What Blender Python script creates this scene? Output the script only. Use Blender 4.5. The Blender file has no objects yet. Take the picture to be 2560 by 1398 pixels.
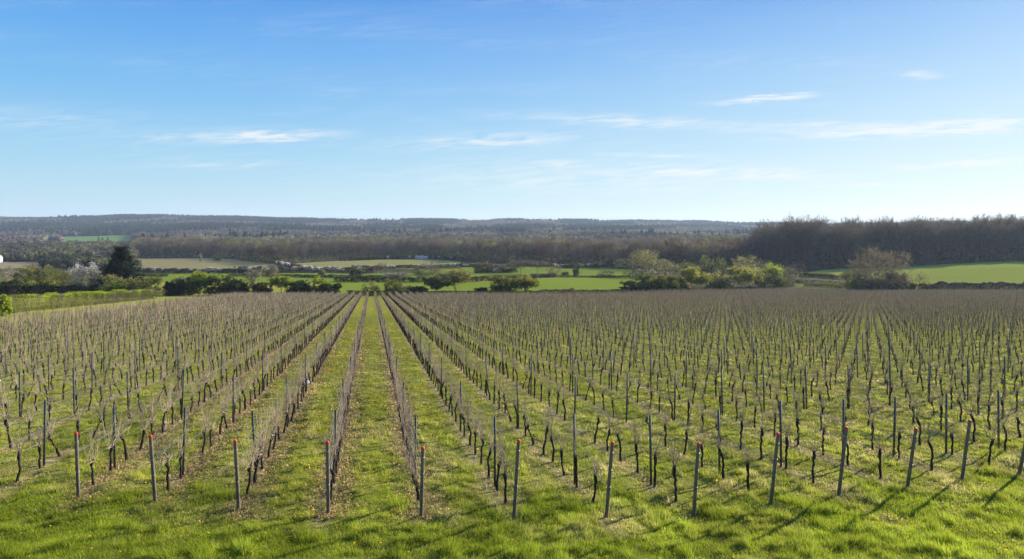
import bpy, math, random
import numpy as np
from mathutils import Vector
R_ = math.radians
scene = bpy.context.scene
C = scene.collection

# ---------------------------------------------------------------- camera, world, sun, exposure
FPX, HZ, CAMZ = 1600.0, 565.0, 5.7          # focal length and horizon row in photo pixels, eye height
SUN_AZ, SUN_EL = 52.0, 20.0                  # sun is ahead and to the right
cam_d = bpy.data.cameras.new('camera'); cam = bpy.data.objects.new('camera', cam_d); C.objects.link(cam)
cam_d.sensor_width = 36; cam_d.lens = 36*FPX/2560
cam_d.shift_y = -(1398/2-HZ)/2560
cam_d.clip_start = .1; cam_d.clip_end = 30000
cam.location = (0, 0, CAMZ); cam.rotation_euler = (R_(90), 0, 0)
scene.camera = cam
scene.view_settings.view_transform = 'Standard'; scene.view_settings.look = 'None'
scene.view_settings.exposure = 1.3; scene.view_settings.gamma = 1

world = bpy.data.worlds.new('World'); scene.world = world; world.use_nodes = True
SKY_STRENGTH, SUN_STRENGTH = 0.07, 5.0
def build_world():
    nt = world.node_tree; N = nt.nodes; L = nt.links; N.clear()
    out = N.new('ShaderNodeOutputWorld'); bg = N.new('ShaderNodeBackground'); L.new(bg.outputs[0], out.inputs[0])
    sky = N.new('ShaderNodeTexSky'); sky.sky_type = 'NISHITA'; sky.sun_disc = False
    sky.sun_elevation = R_(SUN_EL); sky.sun_rotation = R_(SUN_AZ)
    sky.air_density = 1.0; sky.dust_density = .35; sky.ozone_density = 2.2; sky.altitude = 60
    def M(op, a, b=None, c=None):
        n = N.new('ShaderNodeMath'); n.operation = op
        for i, v in enumerate((a, b, c)):
            if v is None: continue
            if isinstance(v, (int, float)): n.inputs[i].default_value = v
            else: L.new(v, n.inputs[i])
        return n.outputs[0]
    tc = N.new('ShaderNodeTexCoord'); sep = N.new('ShaderNodeSeparateXYZ'); L.new(tc.outputs['Generated'], sep.inputs[0])
    x, y, z = sep.outputs
    ys = M('MAXIMUM', y, .05); a = M('DIVIDE', x, ys); e = M('DIVIDE', z, ys)
    # thin cirrus: soft patches at true sky directions, broken up by streaky noise
    patches = [(600,340,210,15,.55,.02),(690,345,80,9,.5,0),(1220,352,210,17,.42,.03),(1600,305,240,15,.45,-.05),(2300,325,280,16,.7,.04),
               (2480,310,150,13,.7,.05),(2420,408,170,10,.7,.07),(1900,250,110,8,.75,.09),(1960,236,70,2.2,1.0,.05),(2300,186,50,9,.45,-.05),
               (1850,432,200,12,.5,-.03),(1550,445,520,42,.28,0),(2150,460,150,6,.45,.0),(1650,390,130,5,.35,-.03),(560,412,160,10,.25,0),
               (2050,312,130,9,.4,.0),(1400,412,90,9,.35,0),(100,300,200,30,.12,0),(840,230,60,16,.1,0)]
    tot = None
    for (px, py, sx, sy, s, tilt) in patches:
        da = M('SUBTRACT', a, (px-1280)/FPX); de = M('SUBTRACT', e, (HZ-py)/FPX)
        de = M('MULTIPLY_ADD', da, -tilt, de)
        q = M('ADD', M('POWER', M('MULTIPLY', M('ABSOLUTE', da), FPX/sx), 2.0), M('POWER', M('MULTIPLY', M('ABSOLUTE', de), FPX/sy), 2.0))
        g = M('MULTIPLY', M('EXPONENT', M('MULTIPLY', q, -1.0)), s)
        tot = g if tot is None else M('ADD', tot, g)
    cmb = N.new('ShaderNodeCombineXYZ'); L.new(M('MULTIPLY', a, 13.0), cmb.inputs[0]); L.new(M('MULTIPLY_ADD', a, -9.0, M('MULTIPLY', e, 120.0)), cmb.inputs[1])
    nz = N.new('ShaderNodeTexNoise'); nz.inputs['Scale'].default_value = 1.0; nz.inputs['Detail'].default_value = 7; nz.inputs['Roughness'].default_value = .62; nz.inputs['Distortion'].default_value = .5
    L.new(cmb.outputs[0], nz.inputs['Vector'])
    cmb2 = N.new('ShaderNodeCombineXYZ'); L.new(M('MULTIPLY', a, 2.2), cmb2.inputs[0]); L.new(M('MULTIPLY', e, 22.0), cmb2.inputs[1])
    nz2 = N.new('ShaderNodeTexNoise'); nz2.inputs['Scale'].default_value = 1.0; nz2.inputs['Detail'].default_value = 4
    L.new(cmb2.outputs[0], nz2.inputs['Vector'])
    st = M('SMOOTH_MAX', M('MULTIPLY_ADD', nz.outputs[0], 4.2, -1.6), 0.0, .1)
    veil = M('MULTIPLY', M('MAXIMUM', M('MULTIPLY_ADD', nz2.outputs[0], 1.6, -.72), 0.0), .30)
    f = M('MINIMUM', M('MULTIPLY', M('ADD', M('MULTIPLY', tot, 1.75), veil), st), .85)
    hs = N.new('ShaderNodeHueSaturation'); hs.inputs['Saturation'].default_value = 1.1; L.new(sky.outputs[0], hs.inputs['Color'])
    # the clear-sky gradient of a thinly veiled spring evening, blended with the physical sky
    rp = N.new('ShaderNodeValToRGB'); el = rp.color_ramp.elements
    stops = [(0.0, (.55, .755, .86)), (.05, (.46, .72, .875)), (.11, (.33, .635, .89)), (.18, (.205, .525, .89)), (.26, (.125, .415, .875)), (.35, (.07, .295, .80)), (1.0, (.04, .17, .52))]
    while len(el) < len(stops): el.new(.5)
    for q, (p, c) in zip(el, stops): q.position = p; q.color = (*c, 1)
    L.new(M('MAXIMUM', z, 0.0), rp.inputs[0])
    sx, sy = math.sin(R_(SUN_AZ)), math.cos(R_(SUN_AZ))
    dt = M('ADD', M('MULTIPLY', x, sx), M('MULTIPLY', y, sy))
    w = M('MINIMUM', M('MULTIPLY', M('POWER', M('MAXIMUM', M('MULTIPLY_ADD', dt, .8, .2), 0.0), 2.2), M('MULTIPLY_ADD', z, -1.9, .80)), .75); w = M('MAXIMUM', w, 0.0)
    g2 = N.new('ShaderNodeMixRGB'); L.new(w, g2.inputs[0]); L.new(rp.outputs[0], g2.inputs[1]); g2.inputs[2].default_value = (.78, .89, .90, 1)
    k = 1/(SKY_STRENGTH*2**scene.view_settings.exposure)
    sc_ = N.new('ShaderNodeVectorMath'); sc_.operation = 'SCALE'; L.new(g2.outputs[0], sc_.inputs[0]); sc_.inputs['Scale'].default_value = k
    ph = N.new('ShaderNodeMixRGB'); ph.inputs[0].default_value = .08; L.new(sc_.outputs[0], ph.inputs[1]); L.new(hs.outputs[0], ph.inputs[2])
    mx = N.new('ShaderNodeMixRGB'); L.new(f, mx.inputs[0]); L.new(ph.outputs[0], mx.inputs[1]); mx.inputs[2].default_value = (.90*k, .94*k, .96*k, 1)
    L.new(mx.outputs[0], bg.inputs['Color']); bg.inputs['Strength'].default_value = SKY_STRENGTH
build_world()
sl = bpy.data.lights.new('sun', 'SUN'); sl.energy = SUN_STRENGTH; sl.angle = R_(.55); sl.color = (1.0, .93, .82)
so = bpy.data.objects.new('sun', sl); C.objects.link(so)
sd = Vector((math.sin(R_(SUN_AZ))*math.cos(R_(SUN_EL)), math.cos(R_(SUN_AZ))*math.cos(R_(SUN_EL)), math.sin(R_(SUN_EL))))
so.rotation_euler = sd.to_track_quat('Z', 'Y').to_euler(); so.location = sd*500

# ---------------------------------------------------------------- helpers
rng = np.random.default_rng(7)
def hash2(ix, iy, s):
    n = (ix.astype(np.int64)*374761393 + iy.astype(np.int64)*668265263 + s*1274126177) & 0xffffffff
    n = ((n ^ (n >> 13))*1274126177) & 0xffffffff
    return ((n ^ (n >> 16)) & 0xffff)/65535.0
def vnoise(x, y, s=0):
    x = np.asarray(x, float); y = np.asarray(y, float)
    ix = np.floor(x); iy = np.floor(y); fx = x-ix; fy = y-iy
    fx = fx*fx*(3-2*fx); fy = fy*fy*(3-2*fy)
    a = hash2(ix, iy, s); b = hash2(ix+1, iy, s); c = hash2(ix, iy+1, s); d = hash2(ix+1, iy+1, s)
    return (a+(b-a)*fx)*(1-fy)+(c+(d-c)*fx)*fy
def fbm(x, y, s=0, o=3):
    t = 0; w = 0; k = .5
    for i in range(o):
        t = t+k*vnoise(np.asarray(x)*2**i, np.asarray(y)*2**i, s+i*17); w += k; k *= .55
    return t/w

def mesh_obj(name, V, Fs, mats, parent=None, col=None, mi=None, smooth=False):
    """V (n,3); Fs list of (m,k) index arrays; mats one material or a list; mi material index per face list; col per-vertex colour"""
    me = bpy.data.meshes.new(name)
    V = np.ascontiguousarray(V, np.float32); Fs = [np.asarray(f, np.int32) for f in Fs if len(f)]
    me.vertices.add(len(V)); me.vertices.foreach_set('co', V.ravel())
    tot = np.concatenate([np.full(len(f), f.shape[1], np.int32) for f in Fs])
    idx = np.concatenate([f.ravel() for f in Fs]).astype(np.int32)
    me.loops.add(len(idx)); me.loops.foreach_set('vertex_index', idx)
    me.polygons.add(len(tot)); st = np.concatenate([[0], np.cumsum(tot)[:-1]]).astype(np.int32)
    me.polygons.foreach_set('loop_start', st); me.polygons.foreach_set('loop_total', tot)
    for m in (mats if isinstance(mats, (list, tuple)) else [mats]): me.materials.append(m)
    if mi is not None: me.polygons.foreach_set('material_index', np.asarray(mi, np.int32))
    if smooth: me.polygons.foreach_set('use_smooth', np.ones(len(tot), bool))
    me.update(calc_edges=True)
    if col is not None:
        at = me.color_attributes.new('tint', 'FLOAT_COLOR', 'POINT')
        c4 = np.ones((len(V), 4), np.float32); c4[:, :3] = col; at.data.foreach_set('color', c4.ravel())
    o = bpy.data.objects.new(name, me); C.objects.link(o)
    if parent: o.parent = parent
    return o
def tag(o, label=None, cat=None, group=None, kind=None):
    if label: o['label'] = label
    if cat: o['category'] = cat
    if group: o['group'] = group
    if kind: o['kind'] = kind
    return o
def empty(name, loc, rz=0):
    o = bpy.data.objects.new(name, None); C.objects.link(o); o.location = loc; o.rotation_euler = (0, 0, rz); o.empty_display_size = .2
    return o
def frames(D):
    D = D/np.maximum(np.linalg.norm(D, axis=1, keepdims=True), 1e-9)
    up = np.where(np.abs(D[:, 2:3]) > .9, np.array([[1., 0, 0]]), np.array([[0, 0, 1.]]))
    A = np.cross(D, up); A /= np.maximum(np.linalg.norm(A, axis=1, keepdims=True), 1e-9)
    return A, np.cross(D, A)
def segs(P0, P1, R0, R1, s=5):
    P0 = np.asarray(P0, float); P1 = np.asarray(P1, float); R0 = np.asarray(R0, float)[:, None, None]; R1 = np.asarray(R1, float)[:, None, None]
    n = len(P0); A, B = frames(P1-P0); t = np.arange(s)*2*math.pi/s
    ring = A[:, None, :]*np.cos(t)[None, :, None]+B[:, None, :]*np.sin(t)[None, :, None]
    V = np.concatenate([P0[:, None, :]+ring*R0, P1[:, None, :]+ring*R1], axis=1).reshape(-1, 3)
    k = np.arange(s); k2 = (k+1) % s
    F = np.stack([k, k2, k2+s, k+s], 1)[None]+(np.arange(n)*2*s)[:, None, None]
    return V, F.reshape(-1, 4)
def tube(P, Rr, s=6, cap=True):
    P = np.asarray(P, float); Rr = np.asarray(Rr, float); n = len(P)
    D = np.gradient(P, axis=0); A, B = frames(D); t = np.arange(s)*2*math.pi/s
    V = P[:, None, :]+(A[:, None, :]*np.cos(t)[None, :, None]+B[:, None, :]*np.sin(t)[None, :, None])*Rr[:, None, None]
    V = V.reshape(-1, 3); k = np.arange(s); k2 = (k+1) % s
    F = (np.stack([k, k2, k2+s, k+s], 1)[None]+(np.arange(n-1)*s)[:, None, None]).reshape(-1, 4)
    T = np.zeros((0, 3), int)
    if cap:
        V = np.vstack([V, P[-1:]]); T = np.stack([k+(n-1)*s, k2+(n-1)*s, np.full(s, len(V)-1)], 1)
    return V, F, T
class MB:
    def __init__(self): self.V = []; self.q = []; self.t = []; self.c = []; self.n = 0
    def add(self, V, Q=None, T=None, col=None):
        self.V.append(V)
        if Q is not None and len(Q): self.q.append(np.asarray(Q)+self.n)
        if T is not None and len(T): self.t.append(np.asarray(T)+self.n)
        self.c.append(np.ones((len(V), 3))*(1 if col is None else col)); self.n += len(V)
    def data(self):
        V = np.vstack(self.V); Q = np.vstack(self.q) if self.q else np.zeros((0, 4), int); T = np.vstack(self.t) if self.t else np.zeros((0, 3), int)
        return V, Q, T, np.vstack(self.c)
    def build(self, name, mat, parent=None, color=False, smooth=False):
        V, Q, T, c = self.data(); return mesh_obj(name, V, [Q, T], mat, parent, c if color else None, None, smooth)
    def box(self, c, d, col=None, rot=0):
        x, y, z = [v/2 for v in d]
        V = np.array([[sx*x, sy*y, sz*z] for sz in (-1, 1) for sy in (-1, 1) for sx in (-1, 1)], float)
        if rot: cs, sn = math.cos(rot), math.sin(rot); V[:, :2] = V[:, :2]@np.array([[cs, sn], [-sn, cs]])
        self.add(V+np.array(c), [[0, 2, 3, 1], [4, 5, 7, 6], [0, 1, 5, 4], [1, 3, 7, 5], [3, 2, 6, 7], [2, 0, 4, 6]], None, col)
def rdir(r, n):
    v = r.normal(size=(n, 3)); return v/np.linalg.norm(v, axis=1, keepdims=True)
def leaves(r, P, size, up=0.0):
    """one small triangle per point, random attitude"""
    n = len(P); A = rdir(r, n); B = np.cross(A, rdir(r, n)); B /= np.maximum(np.linalg.norm(B, axis=1, keepdims=True), 1e-6)
    s = (size*r.uniform(.6, 1.35, n))[:, None]
    V = np.stack([P-A*s*.5-B*s*.32, P+A*s*.5-B*s*.1, P-A*s*.1+B*s*.55], 1).reshape(-1, 3)
    return V, np.arange(3*n).reshape(-1, 3)
def spikes(r, P0, P1, w):
    n = len(P0); A, B = frames(P1-P0); t = r.uniform(0, math.pi, n)[:, None]; S = (A*np.cos(t)+B*np.sin(t))*(w/2)
    V = np.stack([P0-S, P0+S, P1], 1).reshape(-1, 3)
    return V, np.arange(3*n).reshape(-1, 3)

# ---------------------------------------------------------------- materials
def nmat(name):
    m = bpy.data.materials.new(name); m.use_nodes = True; nt = m.node_tree; nt.nodes.clear()
    return m, nt.nodes, nt.links
def noise(N, L, scale, detail=4, vec=None, rough=.5):
    n = N.new('ShaderNodeTexNoise'); n.inputs['Scale'].default_value = scale; n.inputs['Detail'].default_value = detail; n.inputs['Roughness'].default_value = rough
    if vec is not None: L.new(vec, n.inputs['Vector'])
    return n.outputs[0]
def ramp(N, L, src, stops):
    r = N.new('ShaderNodeValToRGB'); el = r.color_ramp.elements
    while len(el) < len(stops): el.new(.5)
    for e, (p, c) in zip(el, stops): e.position = p; e.color = (*c, 1)
    L.new(src, r.inputs[0]); return r.outputs[0]
def mixc(N, L, f, a, b, mode='MIX'):
    m = N.new('ShaderNodeMixRGB'); m.blend_type = mode
    for i, v in enumerate((f, a, b)):
        if isinstance(v, (int, float)): m.inputs[i].default_value = v
        elif isinstance(v, tuple): m.inputs[i].default_value = (*v, 1)
        else: L.new(v, m.inputs[i])
    return m.outputs[0]
def leafmat(name, trans=.45, base=None, rough=.6, var=True, attr=True):
    """thin foliage / twig shader: diffuse + translucent, colour from the 'tint' attribute or base, with per-place noise"""
    m, N, L = nmat(name); out = N.new('ShaderNodeOutputMaterial')
    if attr:
        at = N.new('ShaderNodeAttribute'); at.attribute_name = 'tint'; c = at.outputs['Color']
    else:
        rg = N.new('ShaderNodeRGB'); rg.outputs[0].default_value = (*base, 1); c = rg.outputs[0]
    g = N.new('ShaderNodeNewGeometry')
    f = noise(N, L, .35, 3, g.outputs['Position'])
    c = mixc(N, L, 1.0, c, ramp(N, L, f, [(.3, (.72, .72, .72)), (.7, (1.25, 1.22, 1.15))]), 'MULTIPLY')
    d = N.new('ShaderNodeBsdfDiffuse'); L.new(c, d.inputs[0]); t = N.new('ShaderNodeBsdfTranslucent'); L.new(c, t.inputs[0])
    ms = N.new('ShaderNodeMixShader'); ms.inputs[0].default_value = trans; L.new(d.outputs[0], ms.inputs[1]); L.new(t.outputs[0], ms.inputs[2])
    L.new(ms.outputs[0], out.inputs[0]); return m
def solid(name, c1, c2, scale=8, rough=.8, bump=.2, metal=0, spec=.3):
    m, N, L = nmat(name); out = N.new('ShaderNodeOutputMaterial'); b = N.new('ShaderNodeBsdfPrincipled'); L.new(b.outputs[0], out.inputs[0])
    tc = N.new('ShaderNodeTexCoord'); mp = N.new('ShaderNodeMapping'); mp.inputs['Scale'].default_value = (1, 1, .25); L.new(tc.outputs['Object'], mp.inputs[0])
    f = noise(N, L, scale, 6, mp.outputs[0], .6)
    L.new(ramp(N, L, f, [(.3, c1), (.7, c2)]), b.inputs['Base Color']); b.inputs['Roughness'].default_value = rough; b.inputs['Metallic'].default_value = metal
    b.inputs['Specular IOR Level'].default_value = spec
    bp = N.new('ShaderNodeBump'); bp.inputs['Strength'].default_value = bump; bp.inputs['Distance'].default_value = .02; L.new(f, bp.inputs['Height']); L.new(bp.outputs[0], b.inputs['Normal'])
    return m
M_leaf = leafmat('foliage', .48)
M_twig = leafmat('fine_twigs', .30)
M_grass = leafmat('grass_blades', .5)
M_petal = leafmat('blossom', .4)
M_bark = solid('dark_bark', (.028, .022, .018), (.075, .06, .048), 9, .9, .5)
M_vine = solid('vine_bark', (.012, .009, .008), (.045, .034, .028), 30, .95, .6)
M_cane = leafmat('vine_canes', .05, (.31, .245, .18), attr=False)
M_wood = solid('weathered_post_wood', (.085, .068, .048), (.20, .165, .12), 14, .85, .3)
M_postm = solid('grey_green_steel', (.045, .052, .045), (.10, .108, .09), 6, .5, .1, .2)
M_red = solid('red_paint', (.50, .025, .01), (.72, .07, .02), 12, .6, .1)
M_wire = solid('galvanised_wire', (.3, .3, .3), (.45, .45, .44), 5, .45, .05, .7)
M_white = solid('white_render', (.55, .55, .53), (.75, .74, .71), 1.5, .8, .1)
M_roof = solid('roof_tiles', (.10, .06, .045), (.17, .10, .075), 2, .8, .2)
M_glass = solid('dark_window', (.03, .035, .04), (.05, .055, .06), 1, .15, 0)
M_pole = solid('pole_timber', (.08, .06, .045), (.14, .11, .085), 10, .85, .3)
M_sheet = solid('white_plastic', (.7, .7, .7), (.85, .85, .85), 10, .4, .2)

# ---------------------------------------------------------------- terrain
SL = (698-HZ)/FPX                                    # slope of the vineyard
PXS = np.array([-700, 0, 200, 330, 560, 850, 1300, 1600, 1900, 2100, 2560, 3300], float)
YS = np.array([215, 260, 300, 350, 400, 500, 620, 800, 1100, 1500, 2000, 2600, 3300, 3900, 5200], float)
TAB = np.array([
 [740.4]*12,
 [724, 724, 724, 724, 724, 724, 723, 727, 733, 733, 733, 733],
 [712, 712, 710, 709, 708, 706, 704, 714, 727, 722, 702, 696],
 [700, 700, 698, 697, 696, 693, 691, 699, 708, 692, 670, 662],
 [690, 690, 688, 687, 686, 682, 680, 687, 692, 676, 656, 648],
 [674, 674, 672, 671, 668, 665, 663, 668, 673, 666, 648, 641],
 [659, 659, 658, 657, 654, 652, 649, 653, 660, 655, 636, 630],
 [641, 641, 641, 640, 638, 637, 634, 637, 644, 638, 620, 616],
 [622, 622, 621, 620, 617, 615, 611, 611, 615, 610, 598, 594],
 [606, 606, 607, 607, 600, 599, 595, 595, 598, 595, 588, 586],
 [590, 590, 589, 588, 582, 585, 584, 583, 586, 582, 578, 577],
 [569, 569, 571, 569, 566, 571, 575, 576, 577, 573, 570, 570],
 [550, 550, 549, 545, 551, 556, 559, 560, 567, 566, 564, 564],
 [554, 554, 553, 552, 556, 559, 562, 563, 570, 568, 567, 567],
 [572]*12], float)
ZT = CAMZ-(TAB-HZ)/FPX*YS[:, None]
def terrain(X, Y, lumps=True):
    X = np.asarray(X, float); Y = np.asarray(Y, float)
    z = -SL*np.clip(Y, 0, 215)
    far = Y > 215
    if np.any(far):
        px = np.clip(1280+FPX*X/np.maximum(Y, 1), -699, 3299)
        j = np.clip(np.searchsorted(PXS, px)-1, 0, len(PXS)-2); tj = (px-PXS[j])/(PXS[j+1]-PXS[j]); tj = tj*tj*(3-2*tj)
        yy = np.clip(Y, 215, 5199); i = np.clip(np.searchsorted(YS, yy)-1, 0, len(YS)-2); ti = (yy-YS[i])/(YS[i+1]-YS[i])
        zf = (ZT[i, j]*(1-tj)+ZT[i, j+1]*tj)*(1-ti)+(ZT[i+1, j]*(1-tj)+ZT[i+1, j+1]*tj)*ti
        zf = zf+np.clip((Y-1200)/1500, 0, 1)*(fbm(X/420, Y/600, 5, 3)-.5)*14
        z = np.where(far, zf, z)
    if lumps:
        fd = np.clip(1.4-np.abs(Y)/90, 0, 1)
        z = z+fd*((fbm(X/.9, Y/.9, 3, 3)-.5)*.20+(vnoise(X/4, Y/4, 9)-.5)*.14)
    return z
def imgy(X, Y, Z): return HZ+(CAMZ-Z)/Y*FPX
_YY = np.exp(np.linspace(math.log(12), math.log(3900), 900))
def ground_at(px, py):
    a = (px-1280)/FPX; zz = terrain(a*_YY, _YY, False); yi = imgy(0, _YY, zz)
    k = np.where(yi <= py)[0]; k = k[0] if len(k) else len(_YY)-1
    if k > 0:
        t = (yi[k-1]-py)/max(yi[k-1]-yi[k], 1e-6); Y = _YY[k-1]+(_YY[k]-_YY[k-1])*min(max(t, 0), 1)
    else: Y = _YY[0]
    X = a*Y; return X, Y, float(terrain(X, Y, False))
def gz(X, Y): return float(terrain(np.array([X]), np.array([Y]))[0])

# rows of vines: u = X + SK*Y is constant along a row
SK = .22; U0 = 1.186; DU = 2.217; RZ = math.atan(SK)
YSTART = {-5: 17.0, -4: 16.8, -3: 16.2, -2: 15.7, -1: 15.4, 0: 15.2, 1: 15.25, 2: 15.3, 3: 15.56, 4: 16.1, 5: 16.8, 6: 17.3, 7: 18.1, 8: 18.7}
def ystart(k): return YSTART.get(k, 17.0 if k < 0 else 18.7+.5*(k-8))
def yend(px): return np.interp(px, [1450, 1600, 1720, 1900, 1990, 2110, 2560], [206, 226, 250, 296, 300, 262, 258])

def fields():
    P = np.interp
    return {
     'green_field':   (lambda x, y: (x > 800) & (x < 1620) & (y < 742) & (y > P(x, [800, 1335, 1345, 1620], [705, 705, 693, 693])), (.17, .215, .022), (.20, .245, .032)),
     'pale_green_field': (lambda x, y: (x > 330) & (x < 1130) & (y < 705) & (y > P(x, [330, 1130], [682, 683])), (.14, .19, .018), (.17, .22, .03)),
     'lower_green_field': (lambda x, y: (x > 1040) & (x < 1640) & (y < 693) & (y > P(x, [1040, 1180, 1640], [670, 667, 669])), (.155, .20, .022), (.185, .225, .032)),
     'dry_grass_field': (lambda x, y: (x > 335) & (x < 690) & (y < P(x, [335, 480, 600, 690], [675, 672, 671, 666])) & (y > P(x, [335, 560, 640, 690], [645, 644, 651, 659])), (.19, .18, .07), (.28, .225, .105)),
     'stubble_field': (lambda x, y: (x > 735) & (x < 1150) & (y < 673) & (y > P(x, [735, 850, 960, 1080, 1150], [659, 652, 648, 647, 655])), (.20, .20, .06), (.27, .245, .09)),
     'sloping_green_field': (lambda x, y: (x > 2000) & (y < P(x, [2000, 2110, 2140, 2300, 3300], [686, 699, 712, 731, 731])) & (y > P(x, [2000, 2110, 2260, 2560, 3300], [682, 671, 663, 651, 640])), (.25, .275, .040), (.285, .305, .055)),
     'distant_green_field': (lambda x, y: (x > P(y, [588, 606], [140, 158])) & (x < 336) & (y < 607) & (y > P(x, [140, 240, 336], [591.5, 590.5, 587])), (.10, .19, .05), (.13, .22, .06)),
     'straw_field': (lambda x, y: (x > -300) & (x < 105) & (y < 671) & (y > 655), (.21, .17, .09), (.29, .22, .13)),
    }
FIELDS = fields()
def forest_ok(px, py):
    ok = np.ones(px.shape, bool)
    for f in FIELDS.values(): ok &= ~f[0](px, py)
    return ok

def ground_material():
    m, N, L = nmat('ground_cover'); out = N.new('ShaderNodeOutputMaterial'); b = N.new('ShaderNodeBsdfDiffuse'); L.new(b.outputs[0], out.inputs[0])
    b.inputs['Roughness'].default_value = .3
    g = N.new('ShaderNodeNewGeometry'); P = g.outputs['Position']; sp = N.new('ShaderNodeSeparateXYZ'); L.new(P, sp.inputs[0]); x, y, z = sp.outputs
    def M(op, a, bb=None, c=None):
        n = N.new('ShaderNodeMath'); n.operation = op
        for i, v in enumerate((a, bb, c)):
            if v is None: continue
            if isinstance(v, (int, float)): n.inputs[i].default_value = v
            else: L.new(v, n.inputs[i])
        return n.outputs[0]
    mp = N.new('ShaderNodeMapping'); L.new(P, mp.inputs[0]); mp.inputs['Rotation'].default_value = (0, 0, -RZ); mp.inputs['Scale'].default_value = (1, .35, 1)
    nf = noise(N, L, 2.6, 8, P, .65); nb = noise(N, L, .16, 4, P); ns = noise(N, L, .7, 5, mp.outputs[0], .6)
    grass = ramp(N, L, nf, [(.30, (.13, .15, .014)), (.5, (.25, .255, .035)), (.68, (.37, .335, .10))])
    straw = ramp(N, L, nf, [(.3, (.10, .072, .04)), (.5, (.25, .19, .105)), (.7, (.40, .32, .19))])
    r = M('FRACT', M('DIVIDE', M('SUBTRACT', M('MULTIPLY_ADD', y, SK, x), U0-.12), DU))
    d = M('ABSOLUTE', M('SUBTRACT', r, .5))                               # .5 under the vines, 0 mid alley
    strip = M('MULTIPLY_ADD', M('SUBTRACT', d, .33), 7.0, M('MULTIPLY', M('SUBTRACT', ns, .5), 3.5))
    strip = M('MINIMUM', M('MAXIMUM', strip, 0), 1)
    lim = M('MULTIPLY_ADD', M('MINIMUM', M('MAXIMUM', M('SUBTRACT', M('DIVIDE', x, M('MAXIMUM', y, 5.0)), .106), 0.0), .29), 317.0, 206.0)
    strip = M('MULTIPLY', strip, M('MINIMUM', M('MAXIMUM', M('SUBTRACT', lim, y), 0.0), 1.0))
    dry = M('MINIMUM', M('MAXIMUM', M('MULTIPLY_ADD', nb, 4.0, -1.75), 0), 1)
    c = mixc(N, L, M('MULTIPLY', strip, .75), grass, straw)
    c = mixc(N, L, M('MULTIPLY', dry, .3), c, straw)
    c = mixc(N, L, M('MULTIPLY', M('MINIMUM', M('MAXIMUM', M('MULTIPLY', M('SUBTRACT', 115.0, y), .03), 0.0), 1.0), M('MULTIPLY_ADD', strip, -.62, .62)), c, ramp(N, L, nf, [(.35, (.065, .085, .010)), (.65, (.15, .165, .03))]))
    # dandelions melting into the sward of some alleys with distance
    yn = noise(N, L, 1.1, 6, mp.outputs[0], .7); yb = noise(N, L, .05, 3, P)
    yw = M('MULTIPLY', M('MINIMUM', M('MAXIMUM', M('MULTIPLY_ADD', yn, 5.0, -2.2), 0), 1), M('MINIMUM', M('MAXIMUM', M('MULTIPLY_ADD', yb, 6.0, -2.3), 0), 1))
    fd = M('MINIMUM', M('MAXIMUM', M('MULTIPLY', M('SUBTRACT', y, 30), .025), 0), 1)
    c = mixc(N, L, M('MULTIPLY', M('MULTIPLY', yw, fd), .45), c, (.42, .34, .03))
    # beyond the vineyard: leaf litter and rough pasture
    far = M('MINIMUM', M('MAXIMUM', M('MULTIPLY', M('SUBTRACT', y, 300), .01), 0), 1)
    lit = ramp(N, L, nb, [(.35, (.05, .042, .024)), (.55, (.075, .075, .030)), (.7, (.10, .105, .04))])
    c = mixc(N, L, far, c, lit)
    L.new(c, b.inputs['Color'])
    bp = N.new('ShaderNodeBump'); bp.inputs['Strength'].default_value = .6; bp.inputs['Distance'].default_value = .06; L.new(nf, bp.inputs['Height']); L.new(bp.outputs[0], b.inputs['Normal'])
    return m
def field_material(name, c1, c2):
    m, N, L = nmat(name); out = N.new('ShaderNodeOutputMaterial'); b = N.new('ShaderNodeBsdfDiffuse'); L.new(b.outputs[0], out.inputs[0])
    b.inputs['Roughness'].default_value = .3
    g = N.new('ShaderNodeNewGeometry'); mp = N.new('ShaderNodeMapping'); L.new(g.outputs['Position'], mp.inputs[0]); mp.inputs['Scale'].default_value = (.6, .25, 1)
    a = noise(N, L, .12, 6, mp.outputs[0], .7); f = noise(N, L, 1.2, 4, g.outputs['Position'], .6)
    c = mixc(N, L, .5, ramp(N, L, a, [(.35, c1), (.65, c2)]), ramp(N, L, f, [(.3, tuple(v*.8 for v in c1)), (.7, tuple(v*1.12 for v in c2))]))
    L.new(c, b.inputs['Color']); return m

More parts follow.
